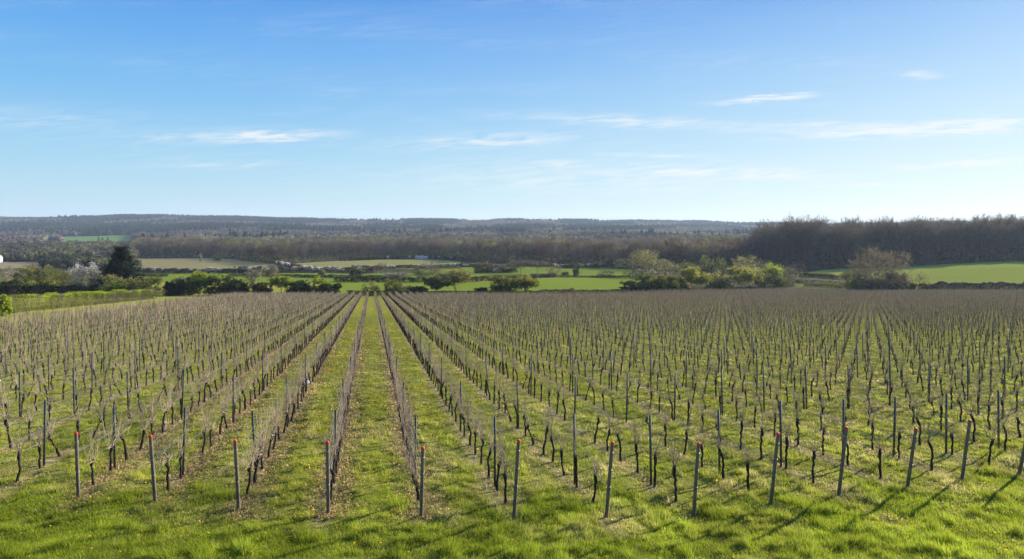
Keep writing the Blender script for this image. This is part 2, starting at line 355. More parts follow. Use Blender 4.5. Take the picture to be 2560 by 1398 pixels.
def build_ground():
    ca = np.unique(np.concatenate([np.linspace(-1.5, -.86, 30), np.linspace(-.86, .86, 740), np.linspace(.86, 1.5, 30)]))
    ry = np.concatenate([np.linspace(-60, 8, 24)[:-1], np.exp(np.linspace(math.log(8), math.log(60), 330)), np.exp(np.linspace(math.log(60), math.log(215), 90))[1:],
                         np.arange(217, 700, 2.4), np.exp(np.linspace(math.log(700), math.log(5000), 200))[1:]])
    W = np.sqrt(np.maximum(ry, 0)**2+6.0**2)
    W[ry > 60] = ry[ry > 60]
    X = ca[None, :]*W[:, None]; Y = np.repeat(ry[:, None], len(ca), 1)
    X = np.where(np.abs(ry)[:, None] < 8.1, X, X)
    Z = terrain(X, Y)
    V = np.stack([X, Y, Z], -1).reshape(-1, 3); nr, nc = X.shape
    i, j = np.meshgrid(np.arange(nr-1), np.arange(nc-1), indexing='ij'); q = (i*nc+j)
    F = np.stack([q, q+1, q+nc+1, q+nc], -1).reshape(-1, 4)
    o = mesh_obj('ground', V, [F], ground_material(), smooth=True); tag(o, kind='structure')
    Xc = (X[:-1, :-1]+X[1:, 1:])/2; Yc = (Y[:-1, :-1]+Y[1:, 1:])/2; Zc = (Z[:-1, :-1]+Z[1:, 1:])/2
    Ym = np.maximum(Yc, 1); px = 1280+FPX*Xc/Ym; py = imgy(Xc, Ym, Zc)
    for nme, (fn, c1, c2) in FIELDS.items():
        sel = fn(px, py) & (Yc > 222) & ((px < 1500) | (Yc > np.interp(px, [1500, 1600, 1720, 1900, 2000, 2110, 2560], [222, 235, 262, 303, 306, 268, 266])))
        if nme not in ('distant_green_field',): sel &= Yc < 1300
        else: sel &= Yc > 1200
        Fs = F.reshape(nr-1, nc-1, 4)[sel]
        if not len(Fs): print('EMPTY', nme); continue
        u, inv = np.unique(Fs.ravel(), return_inverse=True)
        tag(mesh_obj(nme, V[u]+np.array([0, 0, .06]), [inv.reshape(-1, 4)], field_material(nme+'_sward', c1, c2), smooth=True), kind='structure')
build_ground()

# ---------------------------------------------------------------- grass blades and dandelions of the near slope
def alley(X, Y):
    r = ((X+SK*Y-U0)/DU); k = np.floor(r); f = r-k; return k.astype(int), f       # alley index, 0..1 across it
def grass():
    n = 1_250_000; r = np.random.default_rng(21)
    a = r.uniform(-.95, .95, n); Y = 1/r.uniform(1/95, 1/11.2, n); X = a*Y
    k, f = alley(X, Y); d = np.abs(f-.5)
    inside = np.clip((Y-np.interp(k, list(range(-5, 9)), [ystart(i) for i in range(-5, 9)])+.6)/2.6+(fbm(X/1.7, Y/1.2, 222, 3)-.5)*2.2, 0, 1)
    big = fbm(X/1.5, Y/1.5, 40, 3); dryn = fbm(X/.7, Y/1.1, 60, 3); tuft = fbm(X/.33, Y/.33, 80, 2)
    left = np.clip(1-np.abs(k+2.0)/3.5, 0, 1)
    strip = np.clip((np.abs(f-.06-.5)-.30+.12*left)*6+(dryn-.5)*3.2, 0, 1)*inside
    keep = r.uniform(size=n) > strip*(.70+.28*left)
    X, Y, k, f, big, dryn, tuft, strip, inside = [v[keep] for v in (X, Y, k, f, big, dryn, tuft, strip, inside)]; n = len(X)
    lush = np.clip(.85-.8*inside+(big-.5)*2.2, 0, 1)
    h = (.04+.06*lush+.34*np.clip(tuft-.55, 0, 1)*2*(1-strip*.6))*r.uniform(.6, 1.3, n)*np.interp(Y, [12, 95], [1, 1.25])
    w = np.interp(Y, [12, 30, 95], [.011, .018, .05])*r.uniform(.7, 1.3, n)
    Z = terrain(X, Y); P = np.stack([X, Y, Z-.01], 1)
    t = r.uniform(0, 2*math.pi, n); S = np.stack([np.cos(t), np.sin(t), 0*t], 1)*(w/2)[:, None]
    wx = (fbm(X/1.2, Y/1.2, 90, 2)-.5)*1.6
    lean = np.stack([wx-.2+r.normal(0, .42, n), r.normal(0, .42, n), np.ones(n)], 1)
    T = P+lean/np.linalg.norm(lean, axis=1, keepdims=True)*h[:, None]
    V = np.stack([P-S, P+S, T], 1).reshape(-1, 3)
    g1 = np.array([.265, .33, .024]); g2 = np.array([.375, .395, .055]); st = np.array([.50, .42, .20]); yl = np.array([.26, .27, .07])
    m = np.clip(lush*1.2+(r.uniform(-.25, .25, n)), 0, 1)[:, None]
    c = g1*m+(g2*(1-m)); ds = np.clip((dryn-.43)*3.0*inside+strip*.7, 0, 1)*.8
    ds = np.clip(ds+(r.uniform(size=n) < .10)*.6, 0, 1)[:, None]
    c = c*(1-ds)+st*ds; c = c*(r.uniform(.6, 1.3, n)*(.70+.74*fbm(X/.45, Y/.6, 333, 3)))[:, None]
    o = mesh_obj('grass', V, [np.arange(3*n).reshape(-1, 3)], M_grass, col=np.repeat(c, 3, 0))
    tag(o, 'short spring grass covering the headland and the alleys between vine rows', kind='stuff')
    # dandelions
    n = 420000; a = r.uniform(-.9, .9, n); Y = 1/r.uniform(1/205, 1/11.5, n); X = a*Y; k, f = alley(X, Y)
    al = {-2: .85, -1: .62, 0: .9, 1: .3, -3: .30, 2: .28, 3: .25, 4: .2, 5: .2, 6: .2, -4: .25, -5: .2}
    ka = k+0; w = np.array([al.get(int(q), .2) for q in ka])
    # k indexes the alley right of row k:  -1 is the central alley
    w = np.where(ka == -1, .5*np.exp(-((f-.5)/.2)**2)+.12, w)
    cl = np.clip((fbm(X/1.3, Y/3.0, 140, 3)-.38)*4, 0, 1); reg = np.interp(Y, [11, 15, 20, 26, 36, 60, 120, 200], [.008, .03, .08, .5, 1, 1, 1, .9])
    bump = np.clip((fbm(X/9, Y/22, 150, 2)-.35)*3, .12, 1)
    keep = (r.uniform(size=n) < w*cl*reg*bump) & (np.abs(f-.5) < .36)
    near = (Y < 20) & (r.uniform(size=n) < .0035); keep |= near
    X, Y = X[keep], Y[keep]; n = len(X); Z = terrain(X, Y)+r.uniform(.05, .11, n); s = np.interp(Y, [12, 40, 200], [.021, .03, .10])*r.uniform(.7, 1.3, n)
    t = np.arange(6)*math.pi/3; ring = np.stack([np.cos(t), np.sin(t), 0*t], 1)
    tx = r.normal(0, .35, n); ty = r.normal(-.25, .35, n)
    V = np.stack([X, Y, Z], 1)[:, None, :]+ring[None]*s[:, None, None]; V[:, :, 2] += (ring[None, :, 0]*tx[:, None]+ring[None, :, 1]*ty[:, None])*s[:, None]
    c = np.array([.72, .50, .015])*r.uniform(.75, 1.1, (n, 1))
    o = mesh_obj('dandelions', V.reshape(-1, 3), [np.arange(6*n).reshape(-1, 6)], M_petal, col=np.repeat(c, 6, 0))
    tag(o, 'yellow dandelion flowers sprinkled through the grass alleys', kind='stuff')
    # prunings and dead leaves lying under the rows
    n = 190000; kk = r.integers(-6, 14, n); Y = 1/r.uniform(1/70, 1/15., n); X = U0+DU*kk-SK*Y+r.normal(.12, 1, n)*np.where((kk >= -4) & (kk <= 0), .36, .22)
    ok = np.abs(X/Y) < .9; ok &= r.uniform(size=n) < np.where((kk >= -4) & (kk <= 0), .75, .09)
    X, Y = X[ok], Y[ok]; n = len(X); Z = terrain(X, Y)+.02
    V, T = leaves(r, np.stack([X, Y, Z+r.uniform(0, .03, n)], 1), np.interp(Y, [15, 70], [.05, .12]))
    c = np.array([.40, .29, .15])*r.uniform(.4, 1.6, (n, 1))
    tag(mesh_obj('leaf_litter', V, [T], M_grass, col=np.repeat(c, 3, 0)), 'dry brown leaves and prunings on the bare strips under the vines', kind='stuff')
grass()

# ---------------------------------------------------------------- vines
def wander(r, p0, p1, n, amp):
    t = np.linspace(0, 1, n)[:, None]; P = p0*(1-t)+p1*t
    off = np.cumsum(r.normal(0, 1, (n, 3)), 0); off -= off[0]; off *= amp/math.sqrt(n); off[:, 2] *= .3
    return P+off*np.sin(np.clip(t, 0, 1)*math.pi/2)
def vine_geo(seed, dense, lod):
    """local frame: y along the row, x across; returns trunk MB, canes MB"""
    r = np.random.default_rng(seed); tr = MB(); ca = MB()
    h = r.uniform(.68, .84); lean = r.normal(0, .05, 2)
    n = {0: 9, 1: 6, 2: 4}[lod]; s = {0: 7, 1: 4, 2: 3}[lod]
    P = wander(r, np.zeros(3), np.array([lean[0], lean[1], h]), n, .075 if lod < 2 else .05); P[0] = (0, 0, -.08)
    rad = np.linspace(.036, .025, n)*r.uniform(.82, 1.25, n); rad[0] = .046; rad[-2] = .050; rad[-1] = .040; rad[-3] *= 1.15; rad = rad*(1.0, 1.2, 1.35)[lod]
    V, Q, T = tube(P, rad, s); tr.add(V, Q, T); head = P[-1]
    nk = {0: 4, 1: 2, 2: 0}[lod]
    for i in range(nk):                                   # knuckles and short spurs on the head
        d = r.normal(0, 1, 3); d[2] = abs(d[2])+.4; d[0] *= .5; d /= np.linalg.norm(d)
        V, Q, T = tube(np.array([head-d*.02, head+d*r.uniform(.04, .09)]), np.array([.022, .013]), 5 if lod == 0 else 3); tr.add(V, Q, T)
    nc = (r.integers(14, 20) if dense else r.integers(9, 13)) if lod < 2 else r.integers(12, 18)
    
    for i in range(nc):
        kind = r.uniform(); st = head+r.normal(0, .02, 3)
        sgn = r.choice([-1, 1])
        if kind < .22:                                    # arched fruiting cane tied to the wire
            L_ = r.uniform(.5, .75); m = 6 if lod == 0 else 3
            t = np.linspace(0, 1, m); C_ = np.stack([r.normal(0, .03)*t, sgn*L_*t, .22*np.sin(t*math.pi*.9)*r.uniform(.6, 1.4)+.02*t], 1)+st
        else:
            off = r.uniform(-.62, .62); top = r.uniform(1.15, 1.85)-st[2]; base = st+np.array([0, off*.75*(r.uniform() < .8), r.uniform(0, .12)]) if dense else st
            m = 6 if lod == 0 else 3
            t = np.linspace(0, 1, m)[:, None]; e = np.array([r.normal(0, .13), off*r.uniform(.4, 1.1)-(base-st)[1]*.6+r.normal(0, .12), top])
            C_ = base+e*t+np.cumsum(r.normal(0, .028, (m, 3)), 0)*t
            if lod < 2 and abs((base-st)[1]) > .05: C_ = np.vstack([st, C_])
        if lod == 0:
            V, Q, T = tube(C_, np.linspace(.0078, .0042, len(C_)), 3, False); ca.add(V, Q)
            for _ in range(3):                            # tendrils and side shoots
                j = r.integers(1, len(C_)); e = r.normal(0, .09, 3); V, Q, T = tube(np.array([C_[j], C_[j]+e, C_[j]+e*1.4+r.normal(0, .05, 3)]), np.array([.003, .0024, .0015]), 3, False); ca.add(V, Q)
        else:
            w = .012 if lod == 1 else .0185
            t = r.uniform(0, math.pi); S = np.array([math.cos(t), math.sin(t), 0])*w/2
            V = np.vstack([C_-S, C_+S]); k = np.arange(len(C_)-1); mm = len(C_); ca.add(V, np.stack([k, k+1, k+1+mm, k+mm], 1))
            if lod == 1 or dense:
                p = C_[-2]; V, T = spikes(r, np.array([p, C_[1]]), np.array([p, C_[1]])+r.normal(0, .14, (2, 3)), w); ca.add(V, None, T)
    return tr, ca
def ordinal(n):
    w = ['first', 'second', 'third', 'fourth', 'fifth', 'sixth', 'seventh', 'eighth', 'ninth', 'tenth', 'eleventh', 'twelfth', 'thirteenth', 'fourteenth', 'fifteenth', 'sixteenth', 'seventeenth', 'eighteenth', 'nineteenth', 'twentieth']
    if 1 <= n <= 20: return w[n-1]
    return '%d%s' % (n, 'th' if 10 <= n % 100 <= 20 else {1: 'st', 2: 'nd', 3: 'rd'}.get(n % 10, 'th'))
def rowname(k): return ('%s row left of the central alley' % ordinal(-k)) if k < 0 else ('%s row right of the central alley' % ordinal(k+1))
def place(V, pos, ang, sc):
    """(m,n,3) copies of V"""
    c, s = np.cos(ang), np.sin(ang); X = V[None, :, 0]*c[:, None]-V[None, :, 1]*s[:, None]; Y = V[None, :, 0]*s[:, None]+V[None, :, 1]*c[:, None]
    Z = np.repeat(V[None, :, 2], len(pos), 0)
    return np.stack([X, Y, Z], -1)*sc[:, None, None]+pos[:, None, :]
def tile(variants, pos, ang, sc, col=None):
    """variants: list of (V,Q,T,mq,mt[,C]) ; returns merged arrays with material index"""
    r = np.random.default_rng(5); which = r.integers(0, len(variants), len(pos)); Vs = []; Qs = []; Ts = []; mq = []; mt = []; Cs = []; n0 = 0
    for i, v in enumerate(variants):
        s = np.where(which == i)[0]
        if not len(s): continue
        V, Q, T = v[0], v[1], v[2]; W = place(V, pos[s], ang[s], sc[s]); Vs.append(W.reshape(-1, 3)); off = n0+np.arange(len(s))*len(V)
        if len(Q): Qs.append((Q[None]+off[:, None, None]).reshape(-1, 4)); mq.append(np.tile(v[3], len(s)))
        if len(T): Ts.append((T[None]+off[:, None, None]).reshape(-1, 3)); mt.append(np.tile(v[4], len(s)))
        if col is not None: Cs.append((v[5][None]*col[s][:, None, :]).reshape(-1, 3))
        n0 += len(s)*len(V)
    Q = np.vstack(Qs) if Qs else np.zeros((0, 4), int); T = np.vstack(Ts) if Ts else np.zeros((0, 3), int)
    return np.vstack(Vs), Q, T, np.concatenate(mq+mt) if (mq or mt) else None, (np.vstack(Cs) if Cs else None)
def vineyard():
    r = np.random.default_rng(11); vines = []; posts = []; rows = []
    for k in range(-20, 150):
        u = U0+DU*k; y0 = ystart(k); yl = y0+.95
        Yv = yl+1.18*np.arange(0, 245)+r.normal(0, .05, 245); Xv = u-SK*Yv; px = 1280+FPX*Xv/Yv
        lim = np.where(Yv < 45, .98, .86)
        ok = (np.abs(Xv/Yv) < lim) & (Yv < yend(px)) & (r.uniform(size=245) > .03)
        idx = np.where(ok)[0]
        vines += [(k, i+1, Xv[i], Yv[i]) for i in idx]
        Yp = y0+2.35+6.75*np.arange(0, 43); Xp = u-SK*Yp; px = 1280+FPX*Xp/Yp
        ok = (np.abs(Xp/Yp) < np.where(Yp < 45, .95, .86)) & (Yp < yend(px)+1)
        posts += [(k, i+1, Xp[i], Yp[i]) for i in np.where(ok)[0]]
        if len(idx): rows.append((k, u, y0, float(Yv[idx].min()), float(Yv[idx].max())))
    # --- individual vines: the 300 that show largest
    inview = lambda X, Y: abs(X/Y) < .79
    vines.sort(key=lambda v: (v[3] if inview(v[2], v[3]) else 1e6+v[3])); posts.sort(key=lambda v: (v[3] if inview(v[2], v[3]) else 1e6+v[3]))
    near, rest = vines[:300], vines[300:]
    var = {}
    for dn in (True, False):
        for i in range(9):
            t, c = vine_geo(100+i+50*dn, dn, 0)
            var[(dn, i)] = (t, c)
    protos = {}
    G = 'bare grapevines trained in rows down the slope'
    for j, (k, i, X, Y) in enumerate(near):
        dn = -4 <= k <= 1; key = (dn, int(r.integers(0, 9)))
        rot = RZ+(math.pi if r.uniform() < .5 else 0)+r.normal(0, .08); sc = r.uniform(.92, 1.1)
        e = empty('grapevine', (X, Y, gz(X, Y)), rot); e.scale = (sc, sc, sc*r.uniform(.95, 1.05))
        if key not in protos:
            a = var[key][0].build('trunk', M_vine, e, smooth=True); b = var[key][1].build('canes', M_cane, e); protos[key] = (a, b)
        else:
            for o in protos[key]:
                c = o.copy(); C.objects.link(c); c.parent = e
        tag(e, '%s vine from the near end of the %s' % (ordinal(i), rowname(k)), 'grapevine', G)
    # --- the rest, one mass
    V_all = []; Q_all = []; T_all = []; M_all_q = []; M_all_t = []; n0 = 0
    rr = np.array([(v[2], v[3], v[0]) for v in rest])
    for lod, sel in ((1, rr[:, 1] < 75), (2, rr[:, 1] >= 75)):
        for dn in (True, False):
            s2 = sel & (((rr[:, 2] <= 2) | (rr[:, 1] > 60)) == dn)
            P = rr[s2]
            if not len(P): continue
            vs = []
            for i in range(14):
                t, c = vine_geo(500+i+40*lod+200*dn, dn, lod); Vt, Qt, Tt, _ = t.data(); Vc, Qc, Tc, _ = c.data()
                Vv = np.vstack([Vt, Vc]); Q = np.vstack([Qt, Qc+len(Vt)]) if len(Qc) else Qt; T = np.vstack([Tt, Tc+len(Vt)])
                vs.append((Vv, Q, T, np.r_[np.zeros(len(Qt), int), np.ones(len(Qc), int)], np.r_[np.zeros(len(Tt), int), np.ones(len(Tc), int)]))
            pos = np.stack([P[:, 0], P[:, 1], terrain(P[:, 0], P[:, 1])], 1); ang = RZ+np.where(r.uniform(size=len(P)) < .5, math.pi, 0)+r.normal(0, .06, len(P))
            V, Q, T, mi, _ = tile(vs, pos, ang, r.uniform(.9, 1.1, len(P)))
            V_all.append(V); Q_all.append(Q+n0); T_all.append(T+n0); M_all_q.append(mi[:len(Q)]); M_all_t.append(mi[len(Q):]); n0 += len(V)
    o = mesh_obj('grapevines', np.vstack(V_all), [np.vstack(Q_all), np.vstack(T_all)], [M_vine, M_cane], mi=np.concatenate(M_all_q+M_all_t))
    tag(o, 'dense mass of bare grapevines filling the middle and far slope', kind='stuff')
    # --- line posts
    near, rest = posts[:286], posts[286:]
    b = MB(); b.box((0, 0, .90), (.052, .042, 2.0)); pm = None
    pst = empty('trellis_post', (0, 0, 0))
    def post_mesh():
        b = MB()                                          # open steel profile: web, two flanges, and hook notches up one edge
        b.box((0, 0, .9), (.054, .008, 2.1)); b.box((-.025, .0195, .9), (.006, .031, 2.1)); b.box((.025, .0195, .9), (.006, .031, 2.1))
        for z in np.arange(.5, 1.85, .15): b.box((.0315, .012, z), (.007, .012, .02)); b.box((-.0315, .012, z), (.007, .012, .02))
        return b
    bpy.data.objects.remove(pst)
    first = None
    for (k, i, X, Y) in near:
        if first is None: o = first = post_mesh().build('trellis_post', M_postm)
        else: o = first.copy(); C.objects.link(o)
        o.location = (X, Y, gz(X, Y)); o.rotation_euler = (r.normal(0, .012), r.normal(0, .02), RZ); 
        s = r.uniform(.96, 1.03); o.scale = (1, 1, s)
        tag(o, '%s steel post behind the end of the %s' % (ordinal(i), rowname(k)), 'trellis post', 'slim posts standing along the vine rows')
    b = MB(); P = np.array([(v[2], v[3]) for v in rest]); Z = terrain(P[:, 0], P[:, 1]); V, Q = segs(np.stack([P[:, 0], P[:, 1], Z-.1], 1), np.stack([P[:, 0]+r.normal(0, .03, len(P)), P[:, 1], Z+1.86+r.normal(0, .05, len(P))], 1), np.full(len(P), .03), np.full(len(P), .03), 4)
    tag(mesh_obj('trellis_posts', V, [Q], M_postm), 'far slim trellis posts dotted through the vine rows', kind='stuff')
    # --- end posts, near and far
    first = None
    for k in range(-5, 9):
        Y = ystart(k); X = U0+DU*k-SK*Y; rr_ = np.random.default_rng(900+k)
        e = empty('end_post', (X, Y, gz(X, Y)), RZ+rr_.normal(0, .03)); e.scale = (1, 1, rr_.uniform(.95, 1.05))
        e.rotation_euler = (R_(8.5)+rr_.normal(0, .03), rr_.normal(0, .02), RZ+rr_.uniform(-.6, .6)*0)
        if first is None:
            b = MB(); z = np.array([-.25, 0, .5, 1.0, 1.5, 1.80, 1.845, 1.86]); rad = np.array([.045, .045, .044, .043, .042, .041, .039, .032])
            V, Q, T = tube(np.stack([0*z, 0*z, z], 1), rad, 14); b.add(V, Q, T); p = b.build('post', M_wood, e, smooth=True)
            b = MB(); z = np.array([1.805, 1.81, 1.845, 1.862, 1.868]); V, Q, T = tube(np.stack([0*z, 0*z, z], 1), np.array([.041, .0435, .0435, .036, .02]), 14); b.add(V, Q, T); c = b.build('red_top', M_red, e, smooth=True)
            first = [p, c]
            for z in (.78, 1.2, 1.62):
                b = MB(); t = np.linspace(0, 2*math.pi, 13); V, Q, T = tube(np.stack([.0455*np.cos(t), .0455*np.sin(t), z+.012*np.sin(t*2)], 1), np.full(13, .004), 4, False); b.add(V, Q)
                first.append(b.build('wire_tie', M_wire, e))
        else:
            for q in first:
                c = q.copy(); C.objects.link(c); c.parent = e
        tag(e, 'leaning red topped timber post heading the %s' % rowname(k), 'end post', 'end posts with red tops along the headland')
    first = None
    fe = []
    for k in range(-20, 60):
        u = U0+DU*k; Y = 207.5; px = 1280+FPX*(u-SK*Y)/Y
        for _ in range(4): Y = float(yend(px))+1.8; px = 1280+FPX*(u-SK*Y)/Y
        if px < 2000: fe.append((u-SK*Y, Y, k))
    for X, Y, k in fe:
        if first is None: 
            b = MB(); z = np.array([-.2, .8, 1.85, 1.9]); V, Q, T = tube(np.stack([0*z, 0*z, z], 1), np.array([.06, .058, .055, .03]), 7); b.add(V, Q, T); o = first = b.build('far_end_post', M_wood)
        else: o = first.copy(); C.objects.link(o)
        o.location = (X, Y, gz(X, Y)); o.rotation_euler = (-R_(7), 0, RZ)
        tag(o, 'small pale post closing the far end of the %s' % rowname(k), 'end post', 'far end posts in front of the tree line')
    # --- wires per row
    for (k, u, y0, ya, yb) in rows:
        if k < -12 or k > 16: continue
        yb = min(yb, 207); Yw = np.arange(max(y0, ya-3), yb, 3.0)
        if len(Yw) < 3: continue
        Xw = u-SK*Yw; zz = terrain(Xw, Yw, False); b = MB()
        for hz, dx in ((.80, 0), (1.18, -.03), (1.18, .03), (1.62, 0)):
            V, Q, T = tube(np.stack([Xw+dx, Yw, zz+hz], 1), np.full(len(Yw), .0026), 3, False); b.add(V, Q)
        tag(b.build('trellis_wires', M_wire), 'taut thin wires strung through the %s' % rowname(k), 'wires', 'wires strung along the vine rows')
vineyard()

# ---------------------------------------------------------------- trees
def crown_points(r, n, lobes, shell=.55):
    P = []
    w = np.array([l[3]*l[4] for l in lobes]); w = w/w.sum(); which = r.choice(len(lobes), n, p=w)
    d = rdir(r, n); rad = shell+(1-shell)*r.uniform(size=n)**.7; L_ = np.array([l for l in lobes], float)[which]
    return L_[:, :3]+d*rad[:, None]*np.stack([L_[:, 3], L_[:, 3], L_[:, 4]], 1)
def make_lobes(r, H, W, clear, nl, round_=1.0):
    """lobes of an uneven crown H high, W wide, from height clear up"""
    cz = (clear+H)/2; rz = (H-clear)/2; rx = W/2; out = [(0, 0, cz-.05*rz, rx*.66, rz*.78)]
    for i in range(nl):
        t = i*2.4+r.uniform(0, 1); q = r.uniform(.35, .62); zz = r.uniform(-.5, .62)
        k = math.sqrt(max(.1, 1-zz*zz)); out.append((math.cos(t)*rx*q*k*1.25, math.sin(t)*rx*q*k*1.25, cz+zz*rz*.72, rx*r.uniform(.3, .46), rz*r.uniform(.26, .42)))
    if clear < .12*H:
        for i in range(6):
            t = i*1.05+r.uniform(0, .6); out.append((math.cos(t)*rx*.55, math.sin(t)*rx*.55, H*.2, rx*.42, H*.24))
    return out
def skeleton(r, pts, trunk, k_up=.25):
    nodes = [p for p in trunk]; par = [-1]+list(range(len(trunk)-1)); base = trunk[-1]
    order = np.argsort(np.linalg.norm(pts-trunk[len(trunk)//2], axis=1)); A = np.zeros((len(trunk)+len(pts), 3)); A[:len(trunk)] = trunk; n = len(trunk)
    lo = max(1, int(len(trunk)*.45)); dist = np.zeros(len(A)); 
    for q in order:
        p = pts[q]; d = np.linalg.norm(A[lo:n]-p, axis=1)+dist[lo:n]*k_up+np.maximum(0, A[lo:n, 2]-p[2])*.4
        j = int(np.argmin(d))+lo; A[n] = p; dist[n] = dist[j]+np.linalg.norm(A[j]-p); par.append(j); n += 1
    return A, np.array(par)
def radii(A, par, tip, ex=2.3, rmax=None):
    n = len(A); acc = np.zeros(n); ch = np.zeros(n, int)
    for i in range(n-1, 0, -1):
        if acc[i] == 0: acc[i] = tip**ex
        acc[par[i]] += acc[i]; ch[par[i]] += 1
    acc[0] = max(acc[0], tip**ex); R = acc**(1/ex)
    if rmax: R = np.minimum(R, rmax)
    return R, ch
PAL = {  # leaf colours (spring) and twig colours; paler ones also paint sunlit tops
 'olive': (.15, .165, .035), 'green': (.12, .17, .022), 'lime': (.30, .36, .035), 'yellow': (.31, .30, .055), 'ivy': (.034, .050, .016), 'dark': (.062, .080, .020),
 'oak': (.20, .165, .11), 'brown': (.135, .108, .080), 'greybrown': (.145, .125, .102), 'purple': (.115, .085, .085), 'pale': (.30, .27, .19), 'bud': (.27, .25, .09), 'blossom': (.80, .74, .72), 'rust': (.13, .07, .045)}
def tree_geo(seed, H, W, clear, n=260, nl=6, tip=.012, leafc=None, leafn=0, leafs=.25, twigc='brown', twign=5, twigl=.9, twigw=.03, stems=1, topc=None, shell=.5, lean=(0, 0), trunkr=None, sides=5):
    r = np.random.default_rng(seed); lobes = make_lobes(r, H, W, clear, nl)
    lobes = [(a+lean[0]*c/H, b+lean[1]*c/H, c, d, e) for a, b, c, d, e in lobes]
    pts = crown_points(r, n, lobes, shell); pts[:, 2] = np.clip(pts[:, 2], .25, H)
    tk = MB(); cr = MB(); allA = []
    groups = np.array_split(pts[np.argsort(np.arctan2(pts[:, 1], pts[:, 0]))], stems)
    for gi, g in enumerate(groups):
        c0 = g.mean(0); bx = c0*np.array([.12, .12, 0]) if stems > 1 else np.zeros(3)
        hh = clear+(H-clear)*.35 if stems == 1 else max(.8, (clear+H)*.3)
        top = np.array([c0[0]*.5+lean[0]*.4, c0[1]*.5+lean[1]*.4, hh]); m = 7
        T0 = wander(r, bx, top, m, H*.018); T0[0, 2] = -.3
        A, par = skeleton(r, g, T0); R, ch = radii(A, par, tip, 2.25, trunkr)
        i = np.arange(1, len(A)); rr1 = R[i]; rr0 = np.minimum(R[par[i]], R[i]*1.5)
        big = rr1 > tip*3.2
        if big.any(): V, Q = segs(A[par[i[big]]], A[i[big]], rr0[big], rr1[big], sides); tk.add(V, Q)
        sm = ~big
        if sm.any(): V, Q = segs(A[par[i[sm]]], A[i[sm]], rr0[sm], rr1[sm], 3); cr.add(V, Q, None, PAL[twigc])
        allA.append(A[len(T0):])
    A = np.vstack(allA); rg = np.random.default_rng(seed+1)
    cen = np.array([lean[0]*.6, lean[1]*.6, clear+(H-clear)*.3])
    if twign:
        P0 = np.repeat(A, twign, 0); o = P0-cen; o /= np.maximum(np.linalg.norm(o, axis=1, keepdims=True), .1)
        P1 = P0+(o*.75+rdir(rg, len(P0))*.8+np.array([0, 0, .25]))*twigl*rg.uniform(.4, 1.2, (len(P0), 1)); P1[:, 2] = np.maximum(P1[:, 2], .1)
        V, T = spikes(rg, P0, P1, twigw); c = np.array(PAL[twigc])*rg.uniform(.7, 1.35, (len(P0), 1)); cr.add(V, None, T, np.repeat(c, 3, 0))
    if leafn:
        lf = MB(); j = rg.integers(0, len(A), leafn); P = A[j]+rg.normal(0, 1, (leafn, 3))*np.array([W, W, (H-clear)])*.035; P[:, 2] = np.maximum(P[:, 2], .1)
        V, T = leaves(rg, P, leafs); cc = np.array(PAL[leafc])*np.ones((leafn, 1))
        cl = np.repeat(fbm(P[:, 0]*.9+seed, P[:, 2]*.9+P[:, 1], seed % 97, 3)[:, None], 3, 1)
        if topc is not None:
            w = np.clip((P[:, 2:3]/H-.45)*3.0+(cl[:, :1]-.5)*2.6, 0, 1); cc = cc*(1-w)+np.array(PAL[topc])*w  # sunlit tops over dark undersides put into leaf colour; blossom and young tips too
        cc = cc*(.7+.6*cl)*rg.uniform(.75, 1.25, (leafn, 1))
        lf.add(V, None, T, np.repeat(cc, 3, 0))
        return tk, cr, lf
    return tk, cr, None
def put_tree(name, label, cat, px, Y, top, wpx, seed, group=None, Yoff=0, **kw):
    """a tree at picture column px and distance Y whose top reaches picture row top"""
    X = (px-1280)/FPX*Y; z = gz(X, Y); H = CAMZ-(top-HZ)/FPX*Y-z; W = wpx/FPX*Y
    kw = dict(kw); kw['clear'] = kw.get('clear', .3)*H
    kw['leafn'] = int(kw.get('leafn', 0)*1.7); kw['leafs'] = kw.get('leafs', .25)*1.25
    e = empty(name, (X, Y, z)); tk, cr, lf = tree_geo(seed, H, W, **kw)
    ref = np.vstack((lf if lf and kw['leafn'] > 1500 else cr).V); q1, q9 = np.percentile(ref[:, 0], [1.2, 98.8]); zt = np.percentile(ref[:, 2], 99.6); k3 = np.array([W/(q9-q1), W/(q9-q1), H/zt])
    for b_ in (tk, cr, lf):
        if b_: b_.V = [v*k3 for v in b_.V]
    if tk.n: tk.build('trunk', M_bark, e)
    cr.build('branches' if lf else 'crown', M_twig, e, color=True)
    if lf: lf.build('crown', kw.pop('lm', None) or M_leaf, e, color=True)
    tag(e, label, cat, group); return e
BUSH = dict(clear=.03, stems=4, n=230, nl=7, tip=.014, twign=4, twigl=.6, twigw=.03, shell=.35)
def B(**k): d = dict(BUSH); d.update(k); return d
